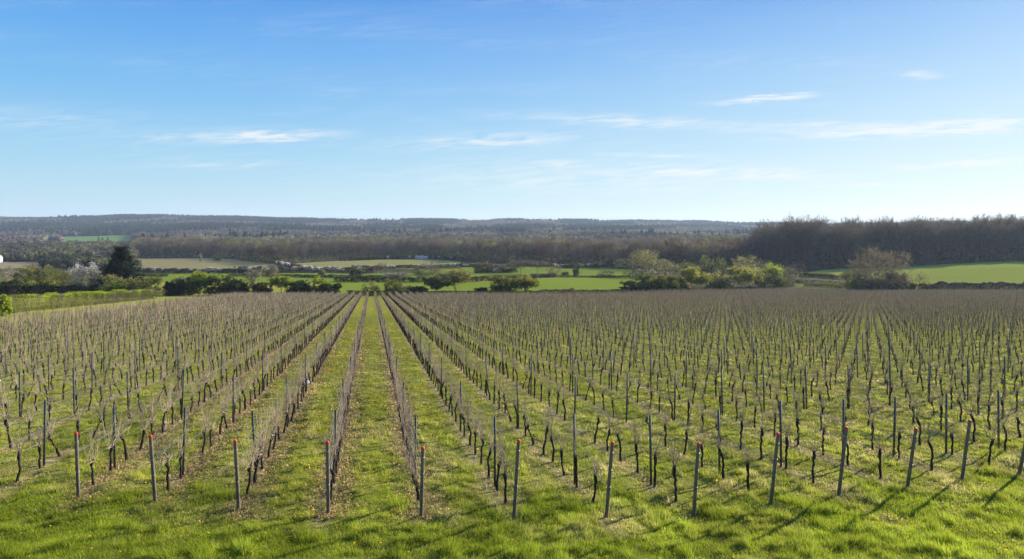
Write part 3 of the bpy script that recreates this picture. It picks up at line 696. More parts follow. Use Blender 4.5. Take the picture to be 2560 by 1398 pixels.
def treeline():
    T = put_tree
    # -- left, behind the trimmed hedge
    T('shrub', 'grey scrubby shrub with pale seed heads at far left edge', 'shrub', 25, 262, 664, 62, 301, **B(leafc='pale', leafn=900, leafs=.28, twigc='greybrown'))
    T('shrub', 'olive green rounded shrub behind the trimmed hedge at left', 'shrub', 84, 215, 664, 74, 302, **B(leafc='olive', topc='bud', leafn=4200, leafs=.26))
    T('shrub', 'brown half bare shrub between olive shrub and pink blossom tree', 'shrub', 146, 220, 668, 88, 303, **B(leafc='olive', leafn=1900, leafs=.24, twign=9, twigc='brown'))
    T('blossom_tree', 'pale pink blossoming tree left of the dark conifer', 'blossom tree', 213, 212, 659, 84, 304, **B(leafc='pale', topc='blossom', leafn=4600, leafs=.2, twign=8, twigc='pale', twigl=1.0))
    T('shrub', 'low dark evergreen bush at left foot of the tall conifer', 'bush', 254, 222, 676, 40, 305, **B(leafc='ivy', leafn=2600, leafs=.3))
    T('shrub', 'green leafy shrub in front of the dark conifer', 'shrub', 285, 196, 688, 66, 306, **B(leafc='green', topc='bud', leafn=3200, leafs=.24))
    T('shrub', 'green leafy shrub right of the dark conifer', 'shrub', 335, 200, 693, 46, 307, **B(leafc='olive', topc='bud', leafn=2200, leafs=.24))
    T('shrub', 'brownish green shrub where the trimmed hedge ends', 'shrub', 378, 196, 692, 50, 308, **B(leafc='olive', leafn=2200, leafs=.22, twigc='greybrown', twign=7))
    T('shrub', 'dark shaded shrub behind the brown half bare shrub at left', 'shrub', 185, 240, 690, 70, 309, **B(leafc='dark', leafn=2600, leafs=.3))
    # -- line across the far end of the vineyard
    row = [
     ('dark ivy clad bush at the left end of the far tree line', 432, 219, 704, 46, B(leafc='ivy', topc='dark', leafn=3200, leafs=.28)),
     ('bushy shrub with yellow green top second in far tree line', 466, 222, 690, 62, B(leafc='dark', topc='bud', leafn=3800, leafs=.27)),
     ('tall green shrub with arching crown beside the white blossom', 500, 221, 678, 52, B(clear=.12, stems=2, leafc='green', topc='lime', leafn=3400, leafs=.25)),
     ('wide green hawthorn right of the white blossom in tree line', 547, 220, 686, 66, B(clear=.1, leafc='dark', topc='olive', leafn=4200, leafs=.27)),
     ('dark low thicket between the hawthorn and grey sprigged tree', 595, 220, 699, 56, B(leafc='ivy', topc='dark', leafn=3600, leafs=.28)),
     ('slender grey tree with few pale leaves above the thicket', 632, 221, 671, 44, B(clear=.2, stems=1, leafc='pale', leafn=700, leafs=.2, twigc='greybrown', twign=7)),
     ('slim tree with open top of pale leaves in tree line', 678, 220, 662, 40, B(clear=.35, stems=1, leafc='olive', topc='pale', leafn=900, leafs=.22, twigc='brown')),
     ('lime green young tree with visible trunk in tree line', 703, 218, 690, 50, B(clear=.3, stems=1, leafc='green', topc='lime', leafn=2600, leafs=.24)),
     ('dark rounded thicket right of the lime green young tree', 748, 219, 702, 62, B(leafc='ivy', topc='dark', leafn=4200, leafs=.28)),
     ('bush with bright green sprigs rising from dark thicket', 800, 220, 692, 46, B(leafc='dark', topc='lime', leafn=2600, leafs=.25)),
     ('dark bush ending the thicket left of the green field', 826, 219, 709, 48, B(leafc='ivy', topc='dark', leafn=3400, leafs=.28)),
     ('dark bush low beneath grey sprigged tree in tree line', 655, 219, 706, 50, B(leafc='ivy', topc='olive', leafn=3200, leafs=.28)),
     ('small open green tree standing alone beyond the central alley', 927, 214, 703, 46, B(clear=.1, stems=2, leafc='olive', topc='bud', leafn=900, leafs=.22, twign=6, n=150)),
     ('narrow green shrub right of the lone small tree', 981, 216, 701, 44, B(leafc='olive', leafn=1700, leafs=.24)),
     ('light green small shrub between two darker ones', 1016, 217, 712, 32, B(leafc='olive', topc='bud', leafn=1000, leafs=.22)),
     ('dark rounded bush beside the leaning green tree group', 1046, 218, 716, 44, B(leafc='ivy', topc='dark', leafn=2400, leafs=.26)),
     ('dark green tree with short trunk left of big leaning tree', 1091, 217, 692, 54, B(clear=.22, stems=2, leafc='dark', topc='olive', leafn=3000, leafs=.26)),
     ('low dark bush right of the big leaning tree', 1203, 218, 719, 34, B(leafc='ivy', leafn=1500, leafs=.26)),
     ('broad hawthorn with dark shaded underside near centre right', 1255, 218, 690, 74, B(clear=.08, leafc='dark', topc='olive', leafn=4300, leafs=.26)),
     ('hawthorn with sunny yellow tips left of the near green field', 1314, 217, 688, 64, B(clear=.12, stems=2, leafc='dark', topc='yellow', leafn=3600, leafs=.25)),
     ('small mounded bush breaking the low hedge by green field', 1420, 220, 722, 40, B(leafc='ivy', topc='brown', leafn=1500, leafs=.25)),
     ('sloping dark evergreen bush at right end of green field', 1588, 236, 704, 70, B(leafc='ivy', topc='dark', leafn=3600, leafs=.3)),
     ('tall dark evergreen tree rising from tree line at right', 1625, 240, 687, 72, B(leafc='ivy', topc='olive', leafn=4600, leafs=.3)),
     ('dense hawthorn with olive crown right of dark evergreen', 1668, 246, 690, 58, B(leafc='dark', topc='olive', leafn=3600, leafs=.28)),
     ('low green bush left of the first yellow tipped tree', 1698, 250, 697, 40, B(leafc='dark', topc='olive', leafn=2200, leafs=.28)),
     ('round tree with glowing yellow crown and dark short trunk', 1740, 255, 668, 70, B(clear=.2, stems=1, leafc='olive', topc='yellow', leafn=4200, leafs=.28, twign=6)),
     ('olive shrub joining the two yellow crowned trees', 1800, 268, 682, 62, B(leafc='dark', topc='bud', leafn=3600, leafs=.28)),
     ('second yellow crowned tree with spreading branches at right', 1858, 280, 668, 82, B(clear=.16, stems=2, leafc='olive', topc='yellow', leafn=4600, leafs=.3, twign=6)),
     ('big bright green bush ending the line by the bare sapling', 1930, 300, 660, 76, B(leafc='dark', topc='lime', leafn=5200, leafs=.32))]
    for i, (lab, px, Y, top, w, kw) in enumerate(row):
        T('hedgerow_tree', lab, 'tree' if 'tree' in lab or 'hawthorn' in lab else 'bush', px, Y, top, w, 400+i, 'hedgerow trees beyond the far end of the vines', **kw)
    T('leaning_tree', 'large green tree leaning left with forked bare lower trunks', 'tree', 1146, 219, 675, 92, 450, clear=.3, stems=2, n=420, nl=8, tip=.014, leafc='olive', topc='bud', leafn=5600, leafs=.25, twign=5, twigl=.7, lean=(-1.6, 0))
    # -- right side around the bare round tree
    T('bare_round_tree', 'large round leafless tree in front of the right hand wood', 'tree', 2186, 268, 622, 138, 460, clear=.04, stems=4, n=1500, nl=5, tip=.013, twigc='oak', twign=24, twigl=1.2, twigw=.034, shell=.35, leafc='oak', topc='bud', leafn=1900, leafs=.18)
    T('bush', 'grey green shrub at left foot of big bare round tree', 'bush', 2140, 266, 676, 66, 461, **B(leafc='olive', leafn=2000, leafs=.26, twigc='greybrown', twign=7))
    T('bush', 'dark undergrowth directly below the big bare round tree', 'bush', 2190, 265, 697, 96, 462, **B(leafc='ivy', topc='dark', leafn=3600, leafs=.3))
    T('bush', 'dark evergreen holly bush right of the bare round tree', 'bush', 2238, 266, 683, 46, 463, **B(leafc='ivy', leafn=3400, leafs=.3))
    T('bush', 'pale flowering bush right of the dark holly', 'bush', 2268, 265, 696, 42, 464, **B(leafc='dark', topc='pale', leafn=2400, leafs=.24))
    T('bush', 'upright feathery bare bush where the right hedge begins', 'bush', 2303, 265, 679, 40, 465, **B(leafc='bud', leafn=700, leafs=.2, twigc='greybrown', twign=9))
    T('sapling', 'small bare sapling standing by the path left of the field', 'tree', 1996, 318, 654, 34, 466, clear=.42, stems=1, n=120, nl=4, tip=.012, twigc='greybrown', twign=6, twigl=.8)
    T('bush', 'reddish bare bush between green bush and bare sapling', 'bush', 1968, 318, 666, 34, 467, **B(twigc='rust', twign=10, leafc='brown', leafn=500))
    # -- middle distance, among the lower fields
    mid = [
     ('dark blackthorn clump with white blossom patch behind tree line', 1212, 392, 656, 62, B(leafc='dark', topc='brown', leafn=2600, leafs=.4, twigc='greybrown')),
     ('dark brown thicket right of the white blossom patch', 1262, 392, 660, 62, B(leafc='dark', topc='greybrown', leafn=2400, leafs=.4)),
     ('white flowering blackthorn between the two dark thickets', 1236, 386, 667, 30, B(leafc='pale', topc='blossom', leafn=420, leafs=.24)),
     ('rounded brown oak left of its twin in mid distance', 1302, 372, 651, 54, B(clear=.28, stems=1, twigc='brown', twign=9, leafc='brown', leafn=900, leafs=.3)),
     ('rounded brown oak right of its twin in mid distance', 1343, 372, 650, 52, B(clear=.28, stems=1, twigc='brown', twign=9, leafc='brown', leafn=900, leafs=.3)),
     ('grey bare shrub at left edge of the lower green field', 1388, 366, 664, 40, B(twigc='greybrown', twign=9, leafc='bud', leafn=600)),
     ('small dark green bush in the lower green field', 1414, 366, 678, 18, B(leafc='olive', leafn=700, leafs=.3)),
     ('egg shaped green tree standing in the lower green field', 1441, 372, 660, 18, B(clear=.08, leafc='green', leafn=1500, leafs=.3)),
     ('thin leafless tree beside the egg shaped green tree', 1455, 373, 657, 14, B(clear=.3, stems=1, n=70, twigc='greybrown')),
     ('scrubby bare bushes right of the lower green field', 1512, 366, 676, 44, B(twigc='greybrown', twign=8, leafc='olive', leafn=500)),
     ('leafless grey trees at the right edge of lower field', 1562, 372, 645, 50, B(clear=.2, stems=2, twigc='greybrown', twign=8, leafc='bud', leafn=500)),
     ('tall pale brown domed tree rising before the dark wood', 1612, 380, 624, 66, B(clear=.15, stems=2, n=320, twigc='greybrown', twign=9, leafc='bud', leafn=1800, leafs=.3)),
     ('brown domed tree right of the tall pale brown one', 1664, 384, 648, 54, B(clear=.15, stems=2, twigc='brown', twign=9, leafc='bud', leafn=1200, leafs=.3)),
     ('rounded olive tree right of the two brown domed trees', 1712, 392, 655, 40, B(leafc='olive', leafn=1400, leafs=.32, twigc='greybrown')),
     ('dark tree clump behind the first yellow crowned tree', 1762, 372, 640, 56, B(leafc='dark', topc='olive', leafn=2400, leafs=.36)),
     ('grey green rounded tree behind the olive shrub', 1800, 366, 646, 44, B(leafc='olive', leafn=1600, leafs=.32, twigc='greybrown')),
     ('open pale twigged tree above second yellow crowned tree', 1862, 366, 638, 62, B(clear=.2, stems=1, twigc='pale', twign=8, leafc='bud', leafn=1100, leafs=.3)),
     ('brown bare thicket tree above the big green bush', 1912, 376, 648, 50, B(twigc='brown', twign=9, leafc='bud', leafn=700)),
     ('dark round bush on the strip hedge left of centre', 891, 352, 671, 34, B(leafc='dark', topc='green', leafn=1500, leafs=.35)),
     ('pale green round bush on the narrow field strip', 805, 352, 673, 16, B(leafc='olive', topc='bud', leafn=900, leafs=.3)),
     ('tiny dark bush on the hedge between pale green strips', 826, 352, 684, 12, B(leafc='dark', leafn=500, leafs=.3)),
     ('small leafless tree beside the blossoming mound', 953, 362, 657, 30, B(clear=.25, stems=1, twigc='brown', twign=8, leafc='brown', leafn=200)),
     ('white flecked blackthorn mound behind the lone small tree', 990, 352, 680, 60, B(leafc='greybrown', topc='pale', leafn=1500, leafs=.26, twigc='greybrown')),
     ('brown leafless thicket left of the green field corner', 1045, 372, 664, 30, B(twigc='brown', twign=10, leafc='brown', leafn=500)),
     ('larger brown leafless thicket beside the green field corner', 1082, 372, 654, 52, B(twigc='brown', twign=10, leafc='brown', leafn=900, stems=5)),
     ('round dark bush in the white flecked hedge at left', 604, 415, 664, 32, B(leafc='dark', topc='greybrown', leafn=1300, leafs=.36)),
     ('olive bush with rounded top in front of the wood edge', 542, 640, 640, 16, B(leafc='olive', leafn=600, leafs=.5)),
     ('pale slender poplar at the edge of the dry field', 502, 620, 633, 6, B(leafc='pale', leafn=300, leafs=.4)),
     ('yellow green willow standing out from the dark wood edge', 425, 760, 611, 24, B(leafc='bud', topc='lime', leafn=1100, leafs=.5)),
     ('tiny bright lime tree right above the dark conifer', 332, 760, 613, 10, B(leafc='lime', leafn=600, leafs=.5)),
     ('pale orange birch beside the stubble field corner', 697, 560, 630, 22, B(clear=.1, leafc='rust', topc='bud', leafn=900, leafs=.4)),
     ('lime green tree at the wood edge left of the white shed', 980, 690, 606, 30, B(leafc='green', topc='bud', leafn=1600, leafs=.5)),
     ('bright lime tree at the wood edge above the white shed', 1058, 690, 609, 24, B(leafc='green', topc='lime', leafn=1500, leafs=.5)),
     ('pale green tree right of the bright lime tree at wood edge', 1090, 690, 606, 30, B(leafc='olive', topc='bud', leafn=1400, leafs=.5)),
     ('slim yellow green birch at the wood edge right of shed', 1120, 690, 611, 18, B(leafc='olive', topc='lime', leafn=900, leafs=.5)),
     ('soft olive tree at the wood edge left of the lime tree', 1012, 690, 610, 30, B(leafc='olive', topc='bud', leafn=1300, leafs=.5))]
    for i, (lab, px, Y, top, w, kw) in enumerate(mid):
        T('field_tree' if kw.get('stems', 4) < 3 else 'field_bush', lab, 'tree' if 'tree' in lab or 'oak' in lab or 'poplar' in lab or 'birch' in lab or 'willow' in lab else 'bush', px, Y, top, w, 500+i, 'trees and bushes among the lower fields', **kw)
treeline()

def conifer(name, label, px, Y, top, wpx, seed, group=None, n=1500, twin=False, col=(.018, .028, .015), fl=.9):
    X = (px-1280)/FPX*Y; z = gz(X, Y); H = CAMZ-(top-HZ)/FPX*Y-z; W = wpx/FPX*Y; r = np.random.default_rng(seed)
    e = empty(name, (X, Y, z)); b = MB(); zz = np.linspace(-.2, H*.96, 9); V, Q, T = tube(np.stack([r.normal(0, .06, 9), r.normal(0, .06, 9), zz], 1), np.linspace(H*.022, .03, 9), 7); b.add(V, Q, T); b.build('trunk', M_bark, e)
    f = MB(); t = r.uniform(0, 1, n)**1.55; a = r.uniform(0, 2*math.pi, n); lay = np.round(t*15+r.normal(0, .22, n))/15
    prof = (1-np.clip(lay, 0, 1))**.95*(1+.35*np.sin(a*3+lay*17))*(.6+.95*vnoise(a*2.2, lay*11, seed)); L_ = W/2*np.clip(prof, .05, 1.25)
    q = r.uniform(.1, 1, n)**.6; h = H*(.05+.9*lay)
    P0 = np.stack([np.cos(a)*L_*q*.72, np.sin(a)*L_*q*.72, h-q*L_*.12], 1); d = np.stack([np.cos(a), np.sin(a), r.uniform(-.2, .9, n)], 1)+r.normal(0, .3, (n, 3))
    P1 = P0+d*(fl*r.uniform(.6, 1.3, n))[:, None]; P1[:, 2] -= np.maximum(0, P1[:, 2]-H*1.02)*.8
    V, T = spikes(r, P0, P1, fl*.34); c = np.array(col)*r.uniform(.6, 1.6, (n, 1)); f.add(V, None, T, np.repeat(c, 3, 0)); f.build('crown', M_leaf, e, color=True)
    tag(e, label, 'conifer', group); return e
conifer('conifer', 'tall dark evergreen conifer behind the trimmed hedge at left', 303, 214, 617, 146, 31, n=8000, fl=1.5)
for i, (px, top, w, lab) in enumerate([(247, 592, 6, 'leftmost small dark conifer in front of the distant green field'), (256, 593, 6, 'middle small dark conifer in front of the distant green field'), (269, 593, 9, 'rightmost wider dark conifer in front of the distant green field')]):
    conifer('small_conifer', lab, px, 1240, top, w, 40+i, 'dark conifers before the distant green field', n=260, fl=2.2, col=(.02, .035, .022))

# ---------------------------------------------------------------- hedges
def hedge(name, label, pts, h, thick, leafc, topc, dens=26, ls=.22, seed=0, world=False, twigc='brown', bl=0, blossom_top=0, rough=.35, group=None, cat='hedge', hvar=.15):
    """pts: (px, py of its foot) or world (X, Y)"""
    r = np.random.default_rng(700+seed)
    W = np.array([(p[0], p[1]) if world else ground_at(*p)[:2] for p in pts], float)
    d = np.r_[0, np.cumsum(np.linalg.norm(np.diff(W, axis=0), axis=1))]; Lh = d[-1]; dens *= 1.6; n = int(Lh*dens*h)
    s = r.uniform(0, Lh, n); X = np.interp(s, d, W[:, 0]); Y = np.interp(s, d, W[:, 1]); i = np.clip(np.searchsorted(d, s)-1, 0, len(W)-2); T_ = (W[i+1]-W[i])/np.maximum(np.linalg.norm(W[i+1]-W[i], axis=1, keepdims=True), 1e-6); Nn = np.stack([-T_[:, 1], T_[:, 0]], 1)
    hh = h*(1+hvar*(fbm(s/3.2, 0*s, seed+3, 3)-.5)*2*1.6)
    v = r.uniform(0, 1, n)**.85; side = r.uniform(-1, 1, n); side = np.sign(side)*np.abs(side)**rough; top = r.uniform(size=n) < .3
    v = np.where(top, r.uniform(.9, 1.03, n), v); side = np.where(top, r.uniform(-1, 1, n), side); bulge = 1+.25*(fbm(s/2, v*2, seed+8, 2)-.5)
    X = X+Nn[:, 0]*side*thick/2*bulge+r.normal(0, .06, n); Y = Y+Nn[:, 1]*side*thick/2*bulge+r.normal(0, .06, n); z0 = terrain(X, Y)
    P = np.stack([X, Y, z0+.05+v*hh], 1); o0 = np.array([W[:, 0].mean(), W[:, 1].mean(), float(terrain(W[:, 0].mean(), W[:, 1].mean(), False))])
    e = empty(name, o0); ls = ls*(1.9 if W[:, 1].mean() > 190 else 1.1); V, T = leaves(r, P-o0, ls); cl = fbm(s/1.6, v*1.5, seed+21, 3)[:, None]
    w = np.clip((v[:, None]-.6)*2.2+(cl-.5)*2.6, 0, 1); cc = np.array(PAL[leafc])*(1-w)+np.array(PAL[topc])*w  # colour shifts with height; on green hedges this paints the sunlit top
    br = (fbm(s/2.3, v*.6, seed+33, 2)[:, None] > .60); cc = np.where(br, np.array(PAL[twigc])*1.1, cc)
    if blossom_top:
        bm = (fbm(s/4.5, 0*s, seed+44, 2) > 1-blossom_top-.02) & (v > .55) & (r.uniform(size=n) < .75); cc[bm] = np.array(PAL['blossom'])*.8
    cc = cc*r.uniform(.7, 1.3, (n, 1))*(.75+.5*cl)
    f = MB(); f.add(V, None, T, np.repeat(cc, 3, 0)); f.build('foliage', M_leaf, e, color=True)
    m = int(Lh*5); s = r.uniform(0, Lh, m); X = np.interp(s, d, W[:, 0]); Y = np.interp(s, d, W[:, 1]); z0 = terrain(X, Y); b = MB()
    P0 = np.stack([X, Y, z0-.05], 1)-o0; P1 = P0+np.stack([r.normal(0, .25, m), r.normal(0, .25, m), h*r.uniform(.75, 1.12, m)], 1)
    V, Q = segs(P0, P1, np.full(m, .025), np.full(m, .01), 3); b.add(V, Q, None, PAL[twigc]); s_ = b.build('stems', M_twig, e, color=True); s_['kind'] = 'stuff'
    tag(e, label, cat, group); return e
hedge('trimmed_hedge', 'long trimmed green hedge bordering the vineyard on the left', [(-98, 72), (-81.5, 99), (-92, 140), (-103, 184)], 2.75, 1.6, 'olive', 'lime', dens=90, ls=.12, seed=1, world=True, twigc='greybrown', rough=.25, hvar=.12)
put_tree('lime_bush', 'vivid lime green bush at the very left edge before hedge', 'bush', 4, 99, 739, 42, 470, **B(leafc='lime', topc='lime', leafn=5200, leafs=.16))
G_ = 'hedges between the lower fields'
hedge('dark_hedge', 'dark clipped hedge far left behind the long trimmed hedge', [(-196, 230), (-173, 224)], 4.6, 2.2, 'dark', 'olive', dens=30, ls=.3, seed=2, world=True)
hedge('dark_hedge', 'deeply shaded hedge under the shrubs behind trimmed hedge', [(-172, 206), (-118, 208)], 3.4, 2.0, 'ivy', 'dark', dens=30, ls=.3, seed=13, world=True)
hedge('low_hedge', 'low dark hedge between lone small tree and thicket', [(-57, 221.5), (-41, 221.5)], 1.3, 1.2, 'ivy', 'brown', dens=50, ls=.2, seed=3, world=True)
hedge('low_hedge', 'low dark hedge running under the leaning tree group', [(-40, 221), (9, 222)], 1.3, 1.3, 'ivy', 'dark', dens=50, ls=.2, seed=4, world=True)
hedge('low_hedge', 'low brown hedge along the front of near green field', [(9, 222.5), (24, 224), (38, 229), (48, 238)], 1.5, 1.4, 'ivy', 'brown', dens=50, ls=.2, seed=5, world=True)
hedge('low_hedge', 'low brushy edge under the yellow crowned trees', [(48, 238), (76, 258), (105, 286), (128, 304)], 1.6, 1.4, 'ivy', 'dark', dens=40, ls=.25, seed=6, world=True)
hedge('right_hedge', 'dark purple brown hedge below sloping green field at right', [(168, 264), (182, 265), (215, 264), (245, 262)], 3.5, 2.2, 'brown', 'purple', dens=45, ls=.24, seed=7, world=True, twigc='purple', blossom_top=.1, hvar=.22)
hedge('field_hedge', 'short dark hedge along the left bottom of sloping field', [(1985, 688), (2040, 692), (2090, 697), (2118, 699)], 1.8, 1.3, 'ivy', 'olive', dens=26, ls=.3, seed=8, group=G_)
hedge('grass_bank', 'dry tussocky bank right of the path by bare sapling', [(1965, 706), (2030, 707), (2080, 710), (2120, 716)], 1.5, 3.0, 'pale', 'greybrown', dens=30, ls=.28, seed=9, group=G_, cat='bank')
hedge('brushy_verge', 'brown brushy verge at the far corner of the vineyard', [(2010, 716), (2070, 717), (2110, 722)], 1.3, 2.0, 'brown', 'olive', dens=36, ls=.26, seed=19, group=G_)
hedge('field_hedge', 'dark staked hedge crossing behind the near green field', [(835, 705), (960, 705.5), (1100, 705.5), (1200, 704.5)], 2.1, 1.5, 'ivy', 'dark', dens=20, ls=.33, seed=10, group=G_)
hedge('field_hedge', 'dark hedge right of the leaning tree behind green field', [(1200, 703), (1290, 700), (1350, 695), (1390, 694)], 2.1, 1.5, 'ivy', 'brown', dens=20, ls=.33, seed=11, group=G_)
hedge('field_hedge', 'thin dark hedge along the left of pale green strips', [(360, 692), (420, 692.5)], 1.3, 1.3, 'dark', 'dark', dens=20, ls=.33, seed=12, group=G_)
hedge('field_hedge', 'double dark hedge between the two pale green strips', [(575, 691), (700, 692), (800, 695), (900, 696), (1000, 697)], 1.4, 1.6, 'dark', 'brown', dens=18, ls=.33, seed=14, group=G_)
hedge('blackthorn_hedge', 'white flecked dark hedge below the dry grass field', [(345, 683), (450, 684), (560, 683), (640, 682)], 3.2, 2.6, 'dark', 'greybrown', dens=14, ls=.42, seed=15, group=G_, blossom_top=.42, hvar=.3)
hedge('blackthorn_hedge', 'blackthorn hedge with long white blossom band at centre left', [(640, 682), (760, 681), (850, 682), (940, 684)], 3.2, 2.8, 'dark', 'greybrown', dens=14, ls=.42, seed=16, group=G_, blossom_top=.40, hvar=.3)
hedge('blackthorn_hedge', 'blossoming hedge climbing to the stubble field corner', [(690, 662), (720, 668), (760, 674), (790, 678)], 2.6, 2.6, 'dark', 'greybrown', dens=14, ls=.42, seed=17, group=G_, blossom_top=.42, hvar=.3)
hedge('field_hedge', 'dark hedge with white tops under the stubble field', [(880, 672), (960, 673), (1060, 670), (1180, 668)], 2.2, 1.8, 'ivy', 'dark', dens=14, ls=.4, seed=18, group=G_, blossom_top=.35)
hedge('field_hedge', 'dark hedge topping the lower green field at right', [(1380, 672), (1460, 671), (1540, 669)], 3.0, 2.0, 'dark', 'olive', dens=14, ls=.42, seed=20, group=G_, blossom_top=.4)
hedge('field_hedge', 'dark hedge along the foot of wood behind stubble field', [(850, 653), (960, 649), (1080, 648), (1140, 652)], 3.2, 2.6, 'ivy', 'dark', dens=9, ls=.6, seed=22, group=G_, blossom_top=.25)
hedge('field_hedge', 'pale scrubby hedge topping the dry grass field', [(340, 646), (450, 645), (560, 645), (640, 652)], 1.8, 2.6, 'brown', 'pale', dens=9, ls=.55, seed=23, group=G_, hvar=.35)
hedge('verge_scrub', 'rough scrub along the right edge of near green field', [(1340, 694), (1450, 694), (1580, 693)], .9, 1.6, 'dark', 'brown', dens=18, ls=.3, seed=24, group=G_)

# ---------------------------------------------------------------- woods
def bare_variants(n, seed, H=21, W=9.5, nodes=230, twign=6, clear=.42, tw=.045, twigl=1.25):
    out = []
    cols = ['brown', 'greybrown', 'brown', 'purple', 'greybrown', 'rust']
    for i in range(n):
        r = random.Random(seed+i); hh = H*r.uniform(.88, 1.08)
        out.append(tree_geo(seed+i, hh, W*r.uniform(.85, 1.2), hh*clear*r.uniform(.75, 1.15), n=nodes, nl=6, tip=.03, twigc=cols[i % 6], twign=twign, twigl=twigl, twigw=tw, shell=.3, trunkr=.30, sides=5))
    return out
def woods():
    r = np.random.default_rng(77)
    VA = bare_variants(9, 800, nodes=300, twign=8, clear=.26, tw=.055)
    protos = {}
    def put(X, Y, sc, lab, grp, k):
        e = empty('bare_tree', (X, Y, gz(X, Y)), r.uniform(0, 6.28)); e.scale = (sc*r.uniform(.9, 1.1), sc*r.uniform(.9, 1.1), sc)
        if k not in protos:
            protos[k] = (VA[k][0].build('trunk', M_bark, e), VA[k][1].build('crown', M_twig, e, color=True))
        else:
            for o in protos[k]: c = o.copy(); C.objects.link(c); c.parent = e
        tag(e, lab, 'tree', grp)
    # right-hand wood
    cnt = 0; right_rest = []
    def edge(px): return np.interp(px, [1700, 1880, 2010, 2110, 2260, 2560, 2800], [465, 450, 440, 440, 435, 430, 427])
    for dpt in np.arange(0, 130, 7.0):
        px = 1700+r.uniform(0, 20)
        while px < 2640:
            Y = float(edge(px))+dpt+r.normal(0, 1.6); X = (px-1280)/FPX*Y
            wall = 532 if px > 1890 else 560
            sc = r.uniform(.76, 1.14)*np.interp(px, [1700, 1800, 1860, 1885, 1910, 1990, 2110, 2560], [.55, .70, .88, 1.46, 1.76, 1.86, 1.82, 1.56])*(1 if r.uniform() > .12 else .8)*np.interp(dpt, [0, 60], [1, .95])
            if cnt < 190 and dpt < 30: put(X, Y, sc, 'tall bare brown tree in the wood behind the sloping green field', 'bare trees of the right hand wood', int(r.integers(0, 9))); cnt += 1
            else: right_rest.append((X, Y, sc))
            px += r.uniform(5.4, 9.4)/Y*FPX
    # middle wood: front edge as trees, the rest one mass
    def edge2(px): return np.interp(px, [330, 420, 560, 640, 700, 740, 850, 960, 1080, 1160, 1300, 1500, 1600, 1750, 1860], [760, 740, 700, 610, 540, 565, 625, 665, 680, 600, 500, 480, 470, 450, 440])
    cnt2 = 0; rest = []
    for dpt in np.concatenate([np.arange(0, 60, 9.), np.arange(60, 420, 11.)]):
        px = 330+r.uniform(0, 20)
        while px < 1880:
            Y = float(edge2(px))+dpt+r.normal(0, 3); X = (px-1280)/FPX*Y; py = float(imgy(X, Y, gz(X, Y)))
            sc = r.uniform(.78, 1.14)*np.interp(dpt, [0, 12], [.88, 1.0])*np.interp(px, [1400, 1650, 1880], [1, 1.15, 1.38])
            if dpt < 10 and cnt2 < 108: put(X, Y, sc, 'bare brown tree along the near edge of the valley wood', 'bare trees edging the valley wood', int(r.integers(0, 9))); cnt2 += 1
            else: rest.append((X, Y, sc))
            px += r.uniform(7, 12)/Y*FPX
    print('right', cnt, len(right_rest), 'mid', cnt2, len(rest))
    R_rest = np.array(right_rest); M_rest = np.array(rest)
    vr = []
    for tk, cr, _ in VA[:5]:
        Vt, Qt, Tt, Ct = tk.data(); Vc, Qc, Tc, Cc = cr.data(); vr.append((np.vstack([Vt, Vc]), np.vstack([Qt, Qc+len(Vt)]), Tc+len(Vt), np.zeros(len(Qt)+len(Qc), int), np.zeros(len(Tc), int), np.vstack([Ct*np.array(PAL['brown'])*.7, Cc])))
    def mass(nm, lab, A, vs, tint):
        pos = np.stack([A[:, 0], A[:, 1], terrain(A[:, 0], A[:, 1], False)], 1); V, Q, T, mi, cc = tile(vs, pos, r.uniform(0, 6.28, len(A)), A[:, 2], tint)
        tag(mesh_obj(nm, V, [Q, T], M_twig, col=cc), lab, kind='stuff')
    mass('woodland', 'depths of the bare right hand wood behind its edge trees', R_rest, vr, r.uniform(.8, 1.2, (len(R_rest), 1))*np.ones((1, 3)))
    # lighter versions for the valley wood
    lo = []
    for i, (tk, cr, _) in enumerate(bare_variants(8, 860, nodes=110, twign=8, clear=.24, tw=.17, H=19, W=11.5, twigl=1.8)):
        Vt, Qt, Tt, Ct = tk.data(); Vc, Qc, Tc, Cc = cr.data(); lo.append((np.vstack([Vt, Vc]), np.vstack([Qt, Qc+len(Vt)]), Tc+len(Vt), np.zeros(len(Qt)+len(Qc), int), np.zeros(len(Tc), int), np.vstack([Ct*np.array(PAL['brown'])*.7, Cc])))
    tint = np.ones((len(M_rest), 3))*r.uniform(.65, 1.6, (len(M_rest), 1)); gg = fbm(M_rest[:, 0]/45, M_rest[:, 1]/60, 88, 2); tint[gg > .58] *= np.array([1.25, 1.45, .8]); tint = tint*(.45+1.1*fbm(M_rest[:, 0]/26, M_rest[:, 1]/40, 66, 2))[:, None]*np.stack([r.uniform(.88, 1.06, len(M_rest)), np.ones(len(M_rest)), r.uniform(.8, 1.05, len(M_rest))], 1)
    mass('valley_woodland', 'broad brown leafless woodland filling the valley behind the fields', M_rest, lo, tint)
    # undergrowth along both edges
    U = []
    for i in range(1500):
        px = r.uniform(1860, 2640); Y = float(edge(px))+r.uniform(-3, 16); U.append(((px-1280)/FPX*Y, Y, r.uniform(.7, 2.4)))
    for i in range(1800):
        px = r.uniform(330, 1880); Y = float(edge2(px))+r.uniform(-6, 14); U.append(((px-1280)/FPX*Y, Y, r.uniform(.8, 2.6)))
    for i in range(900): px = r.uniform(1850, 2640); Y = float(edge(px))+r.uniform(3, 70); U.append(((px-1280)/FPX*Y, Y, r.uniform(3.5, 7.5)))
    for i in range(1100): px = r.uniform(330, 1880); Y = float(edge2(px))+r.uniform(2, 40); U.append(((px-1280)/FPX*Y, Y, r.uniform(2.5, 5.5)))
